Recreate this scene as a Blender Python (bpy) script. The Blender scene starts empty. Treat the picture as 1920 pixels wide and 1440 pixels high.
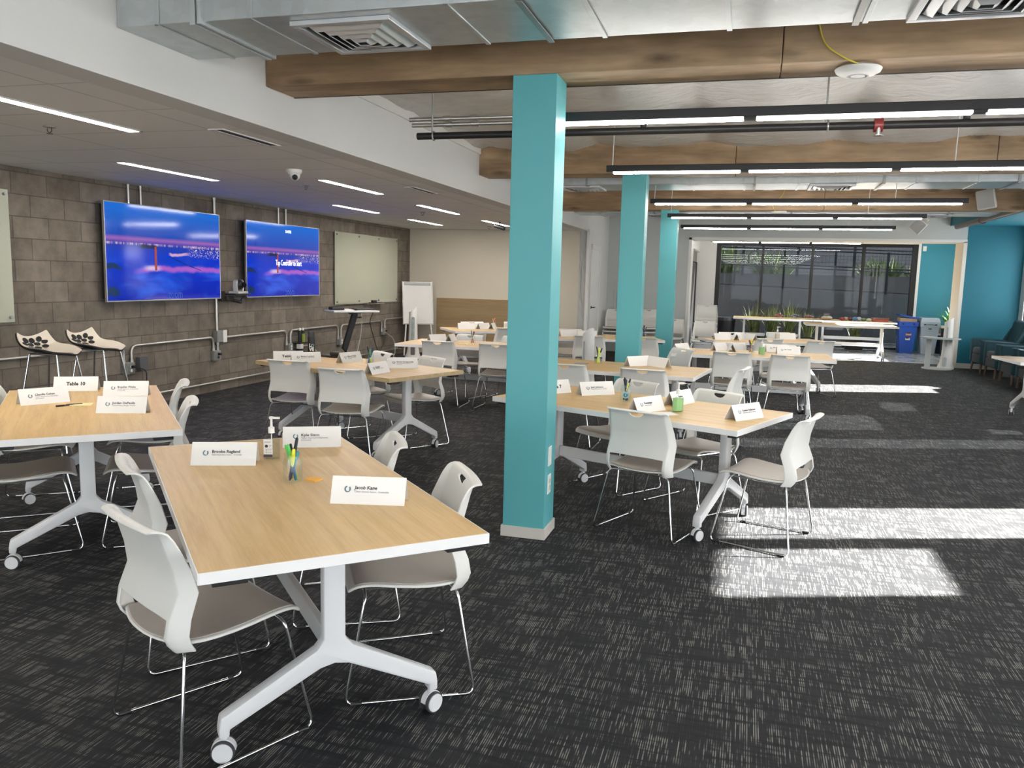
import bpy, bmesh, math, random
from mathutils import Vector, Matrix, Euler
random.seed(7)
PI = math.pi
scene = bpy.context.scene
COL = scene.collection
def rad(a): return a*PI/180.0

# ---------------------------------------------------------------- camera
CAM_H, PITCH, ROLL, YAW, FPX = 1.583, rad(7.536), rad(1.410), rad(15.939), 1522.07
cd = bpy.data.cameras.new('camera'); cam = bpy.data.objects.new('camera', cd); COL.objects.link(cam)
F = Vector((-math.sin(YAW)*math.cos(PITCH), math.cos(YAW)*math.cos(PITCH), -math.sin(PITCH)))
R0 = Vector((math.cos(YAW), math.sin(YAW), 0)); U0 = R0.cross(F)
R = R0*math.cos(ROLL)+U0*math.sin(ROLL); U = U0*math.cos(ROLL)-R0*math.sin(ROLL)
M = Matrix(((R.x, U.x, -F.x, 0), (R.y, U.y, -F.y, 0), (R.z, U.z, -F.z, CAM_H), (0, 0, 0, 1)))
cam.matrix_world = M
cd.sensor_fit = 'HORIZONTAL'; cd.sensor_width = 36.0; cd.lens = FPX*36.0/1920.0
cd.clip_start = 0.05; cd.clip_end = 200
scene.camera = cam

# ---------------------------------------------------------------- world, sun, exposure
w = bpy.data.worlds.new('world'); scene.world = w; w.use_nodes = True
nt = w.node_tree; nt.nodes.clear()
wo = nt.nodes.new('ShaderNodeOutputWorld'); wb = nt.nodes.new('ShaderNodeBackground')
wb.inputs['Color'].default_value = (0.95, 0.97, 1.0, 1); wb.inputs['Strength'].default_value = 3.5
nt.links.new(wb.outputs[0], wo.inputs[0])
SUN_EL = rad(24.0)
sd = bpy.data.lights.new('sun', 'SUN'); sd.energy = 84.0; sd.angle = rad(0.6); sd.color = (1.0, 0.96, 0.90)
sun = bpy.data.objects.new('sun', sd); COL.objects.link(sun)
sdir = Vector((0.9367*math.cos(SUN_EL), 0.3500*math.cos(SUN_EL), math.sin(SUN_EL)))
sun.rotation_euler = sdir.to_track_quat('Z', 'Y').to_euler(); sun.location = (20, 10, 12)
vs = scene.view_settings
scene.display_settings.display_device = 'sRGB'
vs.view_transform = 'Standard'; vs.look = 'None'; vs.exposure = 0.63; vs.gamma = 1.0; vs.use_curve_mapping = False
cy = scene.cycles
cy.max_bounces = 7; cy.diffuse_bounces = 4; cy.glossy_bounces = 3; cy.transmission_bounces = 4; cy.transparent_max_bounces = 8
cy.caustics_reflective = False; cy.caustics_refractive = False
cy.sample_clamp_indirect = 6.0
cy.use_denoising = True

# ---------------------------------------------------------------- materials
MATS = {}
def newmat(name):
    m = bpy.data.materials.new(name); m.use_nodes = True
    return m, m.node_tree, m.node_tree.nodes['Principled BSDF']
def pm(name, col, rough=0.5, metal=0.0, spec=0.5, noise=0.0, nscale=8.0, bump=0.0, bscale=60.0, coat=0.0, trans=0.0, ior=1.45):
    if name in MATS: return MATS[name]
    m, t, b = newmat(name)
    b.inputs['Roughness'].default_value = rough; b.inputs['Metallic'].default_value = metal
    b.inputs['Specular IOR Level'].default_value = spec; b.inputs['Coat Weight'].default_value = coat
    b.inputs['Transmission Weight'].default_value = trans; b.inputs['IOR'].default_value = ior
    b.inputs['Base Color'].default_value = (*col, 1)
    tc = t.nodes.new('ShaderNodeTexCoord')
    n = t.nodes.new('ShaderNodeTexNoise'); n.inputs['Scale'].default_value = nscale; n.inputs['Detail'].default_value = 3
    t.links.new(tc.outputs['Object'], n.inputs['Vector'])
    mx = t.nodes.new('ShaderNodeMix'); mx.data_type = 'RGBA'
    lo = [max(0, c*(1-noise)) for c in col]; hi = [min(1, c*(1+noise)) for c in col]
    mx.inputs[6].default_value = (*lo, 1); mx.inputs[7].default_value = (*hi, 1)
    t.links.new(n.outputs['Fac'], mx.inputs[0]); t.links.new(mx.outputs[2], b.inputs['Base Color'])
    if bump:
        n2 = t.nodes.new('ShaderNodeTexNoise'); n2.inputs['Scale'].default_value = bscale; n2.inputs['Detail'].default_value = 2
        t.links.new(tc.outputs['Object'], n2.inputs['Vector'])
        bp = t.nodes.new('ShaderNodeBump'); bp.inputs['Strength'].default_value = bump; bp.inputs['Distance'].default_value = 0.004
        t.links.new(n2.outputs['Fac'], bp.inputs['Height']); t.links.new(bp.outputs[0], b.inputs['Normal'])
    MATS[name] = m
    return m
def emis(name, col, strength, base=(0.9, 0.9, 0.9)):
    if name in MATS: return MATS[name]
    m, t, b = newmat(name)
    b.inputs['Base Color'].default_value = (*base, 1); b.inputs['Roughness'].default_value = 0.4
    b.inputs['Emission Color'].default_value = (*col, 1); b.inputs['Emission Strength'].default_value = strength
    MATS[name] = m
    return m
def ramp(t, stops):
    r = t.nodes.new('ShaderNodeValToRGB'); e = r.color_ramp.elements
    while len(e) < len(stops): e.new(0.5)
    for el, (p, c) in zip(e, stops): el.position = p; el.color = (*c, 1)
    return r
def mapping(t, scale, coord='Object', rot=(0, 0, 0), loc=(0, 0, 0)):
    tc = t.nodes.new('ShaderNodeTexCoord'); mp = t.nodes.new('ShaderNodeMapping')
    mp.inputs['Scale'].default_value = scale; mp.inputs['Rotation'].default_value = rot; mp.inputs['Location'].default_value = loc
    t.links.new(tc.outputs[coord], mp.inputs[0]); return mp
def math_n(t, op, a, b=None):
    n = t.nodes.new('ShaderNodeMath'); n.operation = op
    for i, v in enumerate((a, b)):
        if v is None: continue
        if isinstance(v, (int, float)): n.inputs[i].default_value = v
        else: t.links.new(v, n.inputs[i])
    return n.outputs[0]

def carpet_mat():
    m, t, b = newmat('carpet')
    def noise(scale, detail, sc):
        mp = mapping(t, scale); n = t.nodes.new('ShaderNodeTexNoise'); n.inputs['Scale'].default_value = sc
        n.inputs['Detail'].default_value = detail; t.links.new(mp.outputs[0], n.inputs['Vector']); return n.outputs['Fac']
    blocks = noise((5.5, 7, 1), 3.0, 1.0)
    cross = noise((4, 34, 1), 3.0, 1.0)
    fuzz = noise((520, 300, 1), 1.0, 1.0)
    tc = t.nodes.new('ShaderNodeTexCoord'); sp = t.nodes.new('ShaderNodeSeparateXYZ'); t.links.new(tc.outputs['Object'], sp.inputs[0])
    px = math_n(t, 'MULTIPLY', sp.outputs['X'], 1/.0078); cell = math_n(t, 'FLOOR', px); fr = math_n(t, 'FRACT', px)
    cb = t.nodes.new('ShaderNodeCombineXYZ'); t.links.new(math_n(t, 'MULTIPLY', cell, 7.31), cb.inputs[0]); t.links.new(math_n(t, 'MULTIPLY', sp.outputs['Y'], 6.5), cb.inputs[1])
    dn = t.nodes.new('ShaderNodeTexNoise'); dn.inputs['Scale'].default_value = 1.0; dn.inputs['Detail'].default_value = 2.0; t.links.new(cb.outputs[0], dn.inputs['Vector'])
    def mr(v, a0, a1, b0=0.0, b1=1.0):
        n = t.nodes.new('ShaderNodeMapRange'); n.interpolation_type = 'SMOOTHSTEP'
        for i_, q in enumerate((a0, a1, b0, b1)): n.inputs[i_+1].default_value = q
        t.links.new(v, n.inputs[0]); return n.outputs[0]
    stripe = mr(math_n(t, 'ABSOLUTE', math_n(t, 'SUBTRACT', fr, 0.5)), 0.30, 0.16)
    dash = mr(dn.outputs['Fac'], 0.43, 0.60)
    bl = mr(blocks, 0.30, 0.62, 0.15, 1.0); cr = mr(cross, 0.34, 0.58, 0.25, 1.0)
    v = math_n(t, 'MULTIPLY', math_n(t, 'MULTIPLY', stripe, dash), math_n(t, 'MULTIPLY', bl, cr))
    fz = math_n(t, 'MULTIPLY', math_n(t, 'ADD', math_n(t, 'MULTIPLY', fuzz, 0.5), math_n(t, 'MULTIPLY', cr, 0.40)), 0.34)
    v2 = math_n(t, 'ADD', v, fz)
    r = ramp(t, [(0.0, (0.004, 0.004, 0.005)), (0.34, (0.025, 0.026, 0.030)), (1.0, (0.20, 0.195, 0.18))])
    t.links.new(v2, r.inputs[0]); t.links.new(r.outputs[0], b.inputs['Base Color'])
    b.inputs['Roughness'].default_value = 0.75; b.inputs['Specular IOR Level'].default_value = 0.22
    bp = t.nodes.new('ShaderNodeBump'); bp.inputs['Strength'].default_value = 0.35; bp.inputs['Distance'].default_value = 0.004
    t.links.new(v2, bp.inputs['Height']); t.links.new(bp.outputs[0], b.inputs['Normal'])
    return m
def block_mat():
    m, t, b = newmat('concrete_block')
    tc = t.nodes.new('ShaderNodeTexCoord'); sp = t.nodes.new('ShaderNodeSeparateXYZ'); cb = t.nodes.new('ShaderNodeCombineXYZ')
    t.links.new(tc.outputs['Object'], sp.inputs[0]); t.links.new(sp.outputs['Y'], cb.inputs[0]); t.links.new(sp.outputs['Z'], cb.inputs[1])
    br = t.nodes.new('ShaderNodeTexBrick'); br.offset = 0.5
    br.inputs['Scale'].default_value = 1.0; br.inputs['Brick Width'].default_value = 0.4064; br.inputs['Row Height'].default_value = 0.2032
    br.inputs['Mortar Size'].default_value = 0.006; br.inputs['Mortar Smooth'].default_value = 0.25; br.inputs['Bias'].default_value = 0.0
    br.inputs['Color1'].default_value = (0.165, 0.140, 0.115, 1); br.inputs['Color2'].default_value = (0.235, 0.204, 0.170, 1)
    br.inputs['Mortar'].default_value = (0.125, 0.110, 0.094, 1)
    t.links.new(cb.outputs[0], br.inputs['Vector'])
    n = t.nodes.new('ShaderNodeTexNoise'); n.inputs['Scale'].default_value = 5; n.inputs['Detail'].default_value = 6; n.inputs['Roughness'].default_value = 0.65
    t.links.new(tc.outputs['Object'], n.inputs['Vector'])
    r = ramp(t, [(0.3, (0.72, 0.72, 0.72)), (0.7, (1.2, 1.2, 1.2))]); t.links.new(n.outputs['Fac'], r.inputs[0])
    mx = t.nodes.new('ShaderNodeMix'); mx.data_type = 'RGBA'; mx.blend_type = 'MULTIPLY'; mx.inputs[0].default_value = 1
    t.links.new(br.outputs['Color'], mx.inputs[6]); t.links.new(r.outputs[0], mx.inputs[7]); t.links.new(mx.outputs[2], b.inputs['Base Color'])
    n2 = t.nodes.new('ShaderNodeTexNoise'); n2.inputs['Scale'].default_value = 70; n2.inputs['Detail'].default_value = 3
    t.links.new(tc.outputs['Object'], n2.inputs['Vector'])
    h = math_n(t, 'SUBTRACT', math_n(t, 'MULTIPLY', n2.outputs['Fac'], 0.5), br.outputs['Fac'])
    bp = t.nodes.new('ShaderNodeBump'); bp.inputs['Strength'].default_value = 0.6; bp.inputs['Distance'].default_value = 0.006
    t.links.new(h, bp.inputs['Height']); t.links.new(bp.outputs[0], b.inputs['Normal'])
    b.inputs['Roughness'].default_value = 0.9; b.inputs['Specular IOR Level'].default_value = 0.2
    return m
def wood_mat(name, c0, c1, c2, scale, rough=0.45, knots=False, coat=0.0):
    """grain runs along local X"""
    m, t, b = newmat(name)
    mp = mapping(t, scale); n = t.nodes.new('ShaderNodeTexNoise'); n.inputs['Scale'].default_value = 1; n.inputs['Detail'].default_value = 5; n.inputs['Distortion'].default_value = 0.8
    t.links.new(mp.outputs[0], n.inputs['Vector'])
    mp2 = mapping(t, tuple(s*6 for s in scale)); n2 = t.nodes.new('ShaderNodeTexNoise'); n2.inputs['Scale'].default_value = 1; n2.inputs['Detail'].default_value = 3
    t.links.new(mp2.outputs[0], n2.inputs['Vector'])
    v = math_n(t, 'ADD', math_n(t, 'MULTIPLY', n.outputs['Fac'], 0.7), math_n(t, 'MULTIPLY', n2.outputs['Fac'], 0.3))
    r = ramp(t, [(0.36, c0), (0.5, c1), (0.64, c2)]); t.links.new(v, r.inputs[0])
    last = r.outputs[0]
    if knots:
        mk = mapping(t, (1.9, 5.5, 6.5)); vo = t.nodes.new('ShaderNodeTexVoronoi'); vo.inputs['Scale'].default_value = 1.0
        nd = t.nodes.new('ShaderNodeTexNoise'); nd.inputs['Scale'].default_value = 9; t.links.new(mk.outputs[0], nd.inputs['Vector'])
        ad = t.nodes.new('ShaderNodeVectorMath'); ad.operation = 'ADD'
        sc = t.nodes.new('ShaderNodeVectorMath'); sc.operation = 'SCALE'; sc.inputs['Scale'].default_value = 0.12
        t.links.new(nd.outputs['Color'], sc.inputs[0]); t.links.new(mk.outputs[0], ad.inputs[0]); t.links.new(sc.outputs[0], ad.inputs[1])
        t.links.new(ad.outputs[0], vo.inputs['Vector'])
        mr = t.nodes.new('ShaderNodeMapRange'); mr.inputs[1].default_value = 0.04; mr.inputs[2].default_value = 0.25; mr.inputs[3].default_value = 0.36; mr.inputs[4].default_value = 1.0
        t.links.new(vo.outputs['Distance'], mr.inputs[0])
        mx = t.nodes.new('ShaderNodeMix'); mx.data_type = 'RGBA'; mx.blend_type = 'MULTIPLY'; mx.inputs[0].default_value = 1
        mo = t.nodes.new('ShaderNodeTexNoise'); mo.inputs['Scale'].default_value = 1.0; mo.inputs['Detail'].default_value = 4; t.links.new(mapping(t, (2.5, 5, 7)).outputs[0], mo.inputs['Vector'])
        mm = t.nodes.new('ShaderNodeMapRange'); mm.inputs[1].default_value = 0.3; mm.inputs[2].default_value = 0.7; mm.inputs[3].default_value = 0.68; mm.inputs[4].default_value = 1.15; t.links.new(mo.outputs['Fac'], mm.inputs[0])
        t.links.new(last, mx.inputs[6]); t.links.new(math_n(t, 'MULTIPLY', mr.outputs[0], mm.outputs[0]), mx.inputs[7]); last = mx.outputs[2]
    t.links.new(last, b.inputs['Base Color'])
    b.inputs['Roughness'].default_value = rough; b.inputs['Coat Weight'].default_value = coat; b.inputs['Specular IOR Level'].default_value = 0.4
    return m
def duct_mat():
    m, t, b = newmat('galvanized_steel')
    mp = mapping(t, (14, 14, 14)); v = t.nodes.new('ShaderNodeTexVoronoi'); v.inputs['Scale'].default_value = 1.2
    t.links.new(mp.outputs[0], v.inputs['Vector'])
    n = t.nodes.new('ShaderNodeTexNoise'); n.inputs['Scale'].default_value = 0.25; n.inputs['Detail'].default_value = 4; t.links.new(mp.outputs[0], n.inputs['Vector'])
    s = math_n(t, 'ADD', math_n(t, 'MULTIPLY', v.outputs['Color'], 0.22), math_n(t, 'MULTIPLY', n.outputs['Fac'], 0.7))
    r = ramp(t, [(0.2, (0.47, 0.51, 0.52)), (0.75, (0.66, 0.70, 0.71))]); t.links.new(s, r.inputs[0]); t.links.new(r.outputs[0], b.inputs['Base Color'])
    b.inputs['Metallic'].default_value = 0.7; b.inputs['Roughness'].default_value = 0.36
    return m
def sheet_mat():
    m, t, b = newmat('insulation_facing')
    mp = mapping(t, (1.3, 3.0, 3.0)); n = t.nodes.new('ShaderNodeTexNoise'); n.inputs['Scale'].default_value = 2.2; n.inputs['Detail'].default_value = 4; n.inputs['Distortion'].default_value = 1.5
    t.links.new(mp.outputs[0], n.inputs['Vector'])
    r = ramp(t, [(0.3, (0.58, 0.56, 0.53)), (0.7, (0.68, 0.66, 0.63))]); t.links.new(n.outputs['Fac'], r.inputs[0]); t.links.new(r.outputs[0], b.inputs['Base Color'])
    mp2 = mapping(t, (2.2, 7.0, 4.0), rot=(0, 0, .5)); n2 = t.nodes.new('ShaderNodeTexNoise'); n2.inputs['Scale'].default_value = 2.0; n2.inputs['Detail'].default_value = 3; n2.inputs['Distortion'].default_value = 2.5
    t.links.new(mp2.outputs[0], n2.inputs['Vector'])
    bp = t.nodes.new('ShaderNodeBump'); bp.inputs['Strength'].default_value = 0.5; bp.inputs['Distance'].default_value = 0.04
    t.links.new(math_n(t, 'ADD', n.outputs['Fac'], math_n(t, 'MULTIPLY', n2.outputs['Fac'], 0.6)), bp.inputs['Height']); t.links.new(bp.outputs[0], b.inputs['Normal'])
    b.inputs['Roughness'].default_value = 0.32; b.inputs['Specular IOR Level'].default_value = 0.6
    return m
def vinyl_mat():
    m, t, b = newmat('polished_concrete')
    mp = mapping(t, (1, 1, 1)); n = t.nodes.new('ShaderNodeTexNoise'); n.inputs['Scale'].default_value = 2.5; n.inputs['Detail'].default_value = 5
    t.links.new(mp.outputs[0], n.inputs['Vector'])
    r = ramp(t, [(0.3, (0.30, 0.33, 0.36)), (0.7, (0.46, 0.49, 0.52))]); t.links.new(n.outputs['Fac'], r.inputs[0]); t.links.new(r.outputs[0], b.inputs['Base Color'])
    b.inputs['Roughness'].default_value = 0.16
    return m
def tile_mat():
    m, t, b = newmat('ceiling_tile')
    tc = t.nodes.new('ShaderNodeTexCoord'); mp = t.nodes.new('ShaderNodeMapping'); mp.inputs['Location'].default_value = (3.43, -3.42, 0)
    t.links.new(tc.outputs['Object'], mp.inputs[0])
    br = t.nodes.new('ShaderNodeTexBrick'); br.offset = 0.0; br.inputs['Scale'].default_value = 1
    br.inputs['Brick Width'].default_value = 1.27; br.inputs['Row Height'].default_value = 0.64; br.inputs['Mortar Size'].default_value = 0.007; br.inputs['Mortar Smooth'].default_value = 0.1
    br.inputs['Color1'].default_value = (0.88, 0.865, 0.85, 1); br.inputs['Color2'].default_value = (0.90, 0.885, 0.87, 1); br.inputs['Mortar'].default_value = (0.62, 0.61, 0.60, 1)
    t.links.new(mp.outputs[0], br.inputs['Vector']); t.links.new(br.outputs['Color'], b.inputs['Base Color'])
    b.inputs['Roughness'].default_value = 0.85
    bp = t.nodes.new('ShaderNodeBump'); bp.inputs['Strength'].default_value = 0.5; bp.inputs['Distance'].default_value = 0.004
    t.links.new(math_n(t, 'SUBTRACT', 0.0, br.outputs['Fac']), bp.inputs['Height']); t.links.new(bp.outputs[0], b.inputs['Normal'])
    return m
def shade_mat(name, col, k, clear):
    m = bpy.data.materials.new(name); m.use_nodes = True; t = m.node_tree; t.nodes.clear()
    o = t.nodes.new('ShaderNodeOutputMaterial')
    tr = t.nodes.new('ShaderNodeBsdfTranslucent'); tr.inputs[0].default_value = (*[c*k for c in col], 1)
    df = t.nodes.new('ShaderNodeBsdfDiffuse'); df.inputs[0].default_value = (*[c*(1-k)*0.8 for c in col], 1)
    ad = t.nodes.new('ShaderNodeMixShader'); ad.inputs[0].default_value = 0.2
    tp = t.nodes.new('ShaderNodeBsdfTransparent'); mx = t.nodes.new('ShaderNodeMixShader'); mx.inputs[0].default_value = clear
    t.links.new(tr.outputs[0], ad.inputs[1]); t.links.new(df.outputs[0], ad.inputs[2])
    t.links.new(ad.outputs[0], mx.inputs[1]); t.links.new(tp.outputs[0], mx.inputs[2]); t.links.new(mx.outputs[0], o.inputs[0])
    return m
def pane_mat(name, tint, gloss=0.06):
    m = bpy.data.materials.new(name); m.use_nodes = True; t = m.node_tree; t.nodes.clear()
    o = t.nodes.new('ShaderNodeOutputMaterial'); tp = t.nodes.new('ShaderNodeBsdfTransparent'); tp.inputs[0].default_value = (*tint, 1)
    g = t.nodes.new('ShaderNodeBsdfGlossy'); g.inputs['Roughness'].default_value = 0.02; g.inputs[0].default_value = (0.9, 0.95, 1, 1)
    mx = t.nodes.new('ShaderNodeMixShader'); mx.inputs[0].default_value = gloss
    t.links.new(tp.outputs[0], mx.inputs[1]); t.links.new(g.outputs[0], mx.inputs[2]); t.links.new(mx.outputs[0], o.inputs[0])
    return m

CARPET = carpet_mat(); BLOCK = block_mat(); DUCT = duct_mat(); SHEET = sheet_mat(); VINYL = vinyl_mat(); TILE = tile_mat()
OAK = wood_mat('light_oak_laminate', (0.57, 0.375, 0.165), (0.65, 0.44, 0.205), (0.71, 0.50, 0.25), (1.3, 22, 22), 0.40)
OAKEDGE = wood_mat('oak_edge', (0.42, 0.31, 0.16), (0.50, 0.38, 0.21), (0.55, 0.43, 0.25), (2, 20, 20), 0.5)
PANELWOOD = wood_mat('wood_panel', (0.27, 0.185, 0.095), (0.31, 0.215, 0.115), (0.35, 0.245, 0.135), (0.7, 10, 10), 0.5)
BEAMW = wood_mat('stained_pine', (0.27, 0.175, 0.095), (0.37, 0.25, 0.145), (0.46, 0.325, 0.20), (0.55, 5, 5), 0.6, knots=True)
WHITEW = pm('white_wall_paint', (0.74, 0.735, 0.715), 0.75, noise=0.02, nscale=2)
BEIGEW = pm('warm_beige_paint', (0.60, 0.545, 0.45), 0.8, noise=0.03, nscale=1.5)
TEALW = pm('turquoise_paint', (0.010, 0.150, 0.212), 0.6, noise=0.03, nscale=1.5); TEALA = pm('turquoise_paint_lightened', (0.030, 0.225, 0.305), 0.55, noise=0.03, nscale=1.5); FARW = pm('white_wall_bounce_tint', (0.54, 0.565, 0.55), 0.75, noise=0.02, nscale=2)  # one turquoise in two tones, window light offset in the colour
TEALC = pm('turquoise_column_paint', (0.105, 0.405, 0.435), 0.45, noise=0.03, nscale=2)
TRIMW = pm('white_trim_paint', (0.78, 0.77, 0.74), 0.5, noise=0.02)
CREAM = pm('cream_jamb_paint', (0.70, 0.67, 0.60), 0.6, noise=0.02)
BASEB = pm('beige_rubber_base', (0.60, 0.57, 0.52), 0.55, noise=0.03)
PLAST = pm('white_chair_plastic', (0.76, 0.75, 0.71), 0.38, noise=0.012, nscale=3, bump=0.05, bscale=400)
SEATP = pm('warm_grey_seat_pad', (0.50, 0.455, 0.415), 0.42, noise=0.02, nscale=4)
CHROME = pm('chrome', (0.82, 0.83, 0.84), 0.10, 1.0, noise=0.02)
BLACKP = pm('black_plastic', (0.015, 0.015, 0.017), 0.45, noise=0.1)
WMETAL = pm('white_powder_coat', (0.70, 0.70, 0.71), 0.35, noise=0.01)
WEDGE = pm('white_edge_band', (0.84, 0.83, 0.82), 0.4, noise=0.01)
GREYM = pm('grey_metal', (0.36, 0.36, 0.35), 0.4, 0.7, noise=0.08, nscale=20)
CONDUIT = pm('steel_conduit', (0.62, 0.60, 0.57), 0.35, 0.85, noise=0.06, nscale=15)
BLACKPIPE = pm('black_steel_pipe', (0.035, 0.034, 0.034), 0.45, 0.5, noise=0.2, nscale=10)
BLACKAL = pm('black_aluminium', (0.018, 0.018, 0.019), 0.42, 0.2, noise=0.06)
CARD = pm('white_card', (0.84, 0.825, 0.80), 0.7, noise=0.01)
INK = pm('black_ink', (0.045, 0.045, 0.05), 0.7, noise=0.02)
GREYINK = pm('grey_ink', (0.30, 0.30, 0.31), 0.7, noise=0.02)
LOGO = pm('slate_blue_ink', (0.17, 0.25, 0.30), 0.7, noise=0.35, nscale=40)
GLASSB = pm('frosted_glass_board', (0.43, 0.445, 0.355), 0.22, noise=0.05, nscale=1.2)
GLASS = pane_mat('clear_glass', (0.96, 0.98, 0.97), 0.03)
GELC = pane_mat('clear_gel', (0.88, 0.88, 0.78), 0.10)
GELG = pm('green_gel', (0.34, 0.62, 0.27), 0.15, noise=0.05)
LED = emis('led_diffuser', (1.0, 0.93, 0.84), 48.0)
LEDP = emis('pendant_diffuser', (1.0, 0.96, 0.90), 34.0)
PAPERY = pm('yellow_paper', (0.88, 0.76, 0.42), 0.8, noise=0.02)
ORANGE = pm('orange_paper', (0.9, 0.48, 0.10), 0.8, noise=0.02)
TEALF = pm('dark_teal_upholstery', (0.018, 0.058, 0.075), 0.85, noise=0.12, nscale=60)
GREYF = pm('charcoal_upholstery', (0.055, 0.06, 0.067), 0.9, noise=0.12, nscale=60)
WALNUT = pm('walnut_leg', (0.10, 0.06, 0.04), 0.5, noise=0.1)

# ---------------------------------------------------------------- mesh helpers
class MB:
    def __init__(s): s.v = []; s.f = []
    def add(s, vs, fs):
        o = len(s.v); s.v += [tuple(v) for v in vs]; s.f += [tuple(i+o for i in f) for f in fs]; return s
    def box(s, c, d, rz=0.0, rx=0.0, ry=0.0):
        e = Euler((rx, ry, rz)).to_matrix(); c = Vector(c); hx, hy, hz = d[0]/2, d[1]/2, d[2]/2
        P = [c+e@Vector((x*hx, y*hy, z*hz)) for x, y, z in ((-1,-1,-1),(1,-1,-1),(1,1,-1),(-1,1,-1),(-1,-1,1),(1,-1,1),(1,1,1),(-1,1,1))]
        return s.add(P, [(3,2,1,0),(4,5,6,7),(0,1,5,4),(1,2,6,5),(2,3,7,6),(3,0,4,7)])
    def b2(s, x0, x1, y0, y1, z0, z1): return s.box(((x0+x1)/2, (y0+y1)/2, (z0+z1)/2), (x1-x0, y1-y0, z1-z0))
    def tube(s, pts, r, n=8, closed=False, caps=True):
        P = [Vector(p) for p in pts]; N = len(P); rr = r if isinstance(r, (list, tuple)) else [r]*N
        T = []
        for i in range(N):
            a = P[i-1] if (i > 0 or closed) else P[i]; b = P[(i+1) % N] if (i < N-1 or closed) else P[i]
            d = (b-a); T.append(d.normalized() if d.length > 1e-9 else Vector((0, 0, 1)))
        up = Vector((0, 0, 1)) if abs(T[0].z) < 0.9 else Vector((1, 0, 0))
        nrm = (up-T[0]*up.dot(T[0])).normalized(); vs = []
        for i in range(N):
            nrm = (nrm-T[i]*nrm.dot(T[i])).normalized(); bn = T[i].cross(nrm)
            for k in range(n):
                a = 2*PI*k/n; vs.append(P[i]+(nrm*math.cos(a)+bn*math.sin(a))*rr[i])
        fs = []
        for i in range(N if closed else N-1):
            j = (i+1) % N
            for k in range(n): k2 = (k+1) % n; fs.append((i*n+k, i*n+k2, j*n+k2, j*n+k))
        if not closed and caps: fs += [tuple(range(n-1, -1, -1)), tuple((N-1)*n+k for k in range(n))]
        return s.add(vs, fs)
    def cyl(s, c, r, h, n=20, axis='z'):
        c = Vector(c); d = {'z': Vector((0, 0, 1)), 'x': Vector((1, 0, 0)), 'y': Vector((0, 1, 0))}[axis]
        return s.tube([c-d*h/2, c+d*h/2], r, n)
    def lathe(s, prof, c=(0, 0, 0), n=24):
        vs = []; fs = []; m = len(prof)
        for r, z in prof:
            for k in range(n):
                a = 2*PI*k/n; vs.append((c[0]+r*math.cos(a), c[1]+r*math.sin(a), c[2]+z))
        for i in range(m-1):
            for k in range(n):
                k2 = (k+1) % n; fs.append((i*n+k, i*n+k2, (i+1)*n+k2, (i+1)*n+k))
        fs.append(tuple(range(n-1, -1, -1))); fs.append(tuple((m-1)*n+k for k in range(n)))
        return s.add(vs, fs)
    def prism(s, poly, h0, h1, plane='xy'):
        """poly in the named plane, extruded along the third axis from h0 to h1"""
        def pt(a, b, h): return {'xy': (a, b, h), 'xz': (a, h, b), 'yz': (h, a, b)}[plane]
        n = len(poly); vs = [pt(a, b, h0) for a, b in poly]+[pt(a, b, h1) for a, b in poly]
        fs = [tuple(range(n-1, -1, -1)), tuple(range(n, 2*n))]+[(i, (i+1) % n, n+(i+1) % n, n+i) for i in range(n)]
        return s.add(vs, fs)
    def sphere(s, c, r, n=16, m=10, sc=(1, 1, 1)):
        prof = [(max(1e-4, r*math.sin(PI*i/m)), -r*math.cos(PI*i/m)) for i in range(m+1)]
        o = len(s.v); s.lathe(prof, (0, 0, 0), n)
        for i in range(o, len(s.v)): v = s.v[i]; s.v[i] = (v[0]*sc[0]+c[0], v[1]*sc[1]+c[1], v[2]*sc[2]+c[2])
        return s
    def xf(s, mat):
        s.v = [tuple(mat@Vector(v)) for v in s.v]; return s
def mesh_of(parts, bevel=0.0, smooth=None, segs=2):
    me = bpy.data.meshes.new('m'); bm = bmesh.new(); mats = []
    for mb, mat in parts:
        if mat not in mats: mats.append(mat)
        mi = mats.index(mat); vv = [bm.verts.new(v) for v in mb.v]
        for f in mb.f:
            try: bf = bm.faces.new([vv[i] for i in f]); bf.material_index = mi
            except ValueError: pass
    bmesh.ops.recalc_face_normals(bm, faces=bm.faces)
    if bevel > 0:
        es = [e for e in bm.edges if len(e.link_faces) == 2 and e.calc_face_angle(0) > rad(25)]
        bmesh.ops.bevel(bm, geom=es, offset=bevel, segments=segs, affect='EDGES', profile=0.5, clamp_overlap=True)
    bm.to_mesh(me); bm.free()
    for m in mats: me.materials.append(m)
    if smooth is not None:
        for p in me.polygons: p.use_smooth = True
        me.set_sharp_from_angle(angle=rad(smooth))
    return me
def obj(name, parts, mat=None, parent=None, bevel=0.0, smooth=None, loc=None, rz=0.0, segs=2):
    if isinstance(parts, MB): parts = [(parts, mat)]
    me = parts if isinstance(parts, bpy.types.Mesh) else mesh_of(parts, bevel, smooth, segs)
    me.name = name
    o = bpy.data.objects.new(name, me); COL.objects.link(o)
    if parent is not None: o.parent = parent
    if loc is not None: o.location = loc
    if rz: o.rotation_euler = (0, 0, rz)
    return o
def thing(name, label, cat, loc=(0, 0, 0), rz=0.0, group=None):
    o = bpy.data.objects.new(name, None); COL.objects.link(o); o.empty_display_size = 0.1
    o.location = loc; o.rotation_euler = (0, 0, rz); tag(o, label, cat, group); return o
def tag(o, label, cat, group=None):
    o['label'] = label; o['category'] = cat
    if group: o['group'] = group
    return o
def struct(name, parts, mat=None, parent=None, bevel=0.0, smooth=None):
    o = obj(name, parts, mat, parent, bevel, smooth)
    if parent is None: o['kind'] = 'structure'
    return o
KIDS = {}
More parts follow.
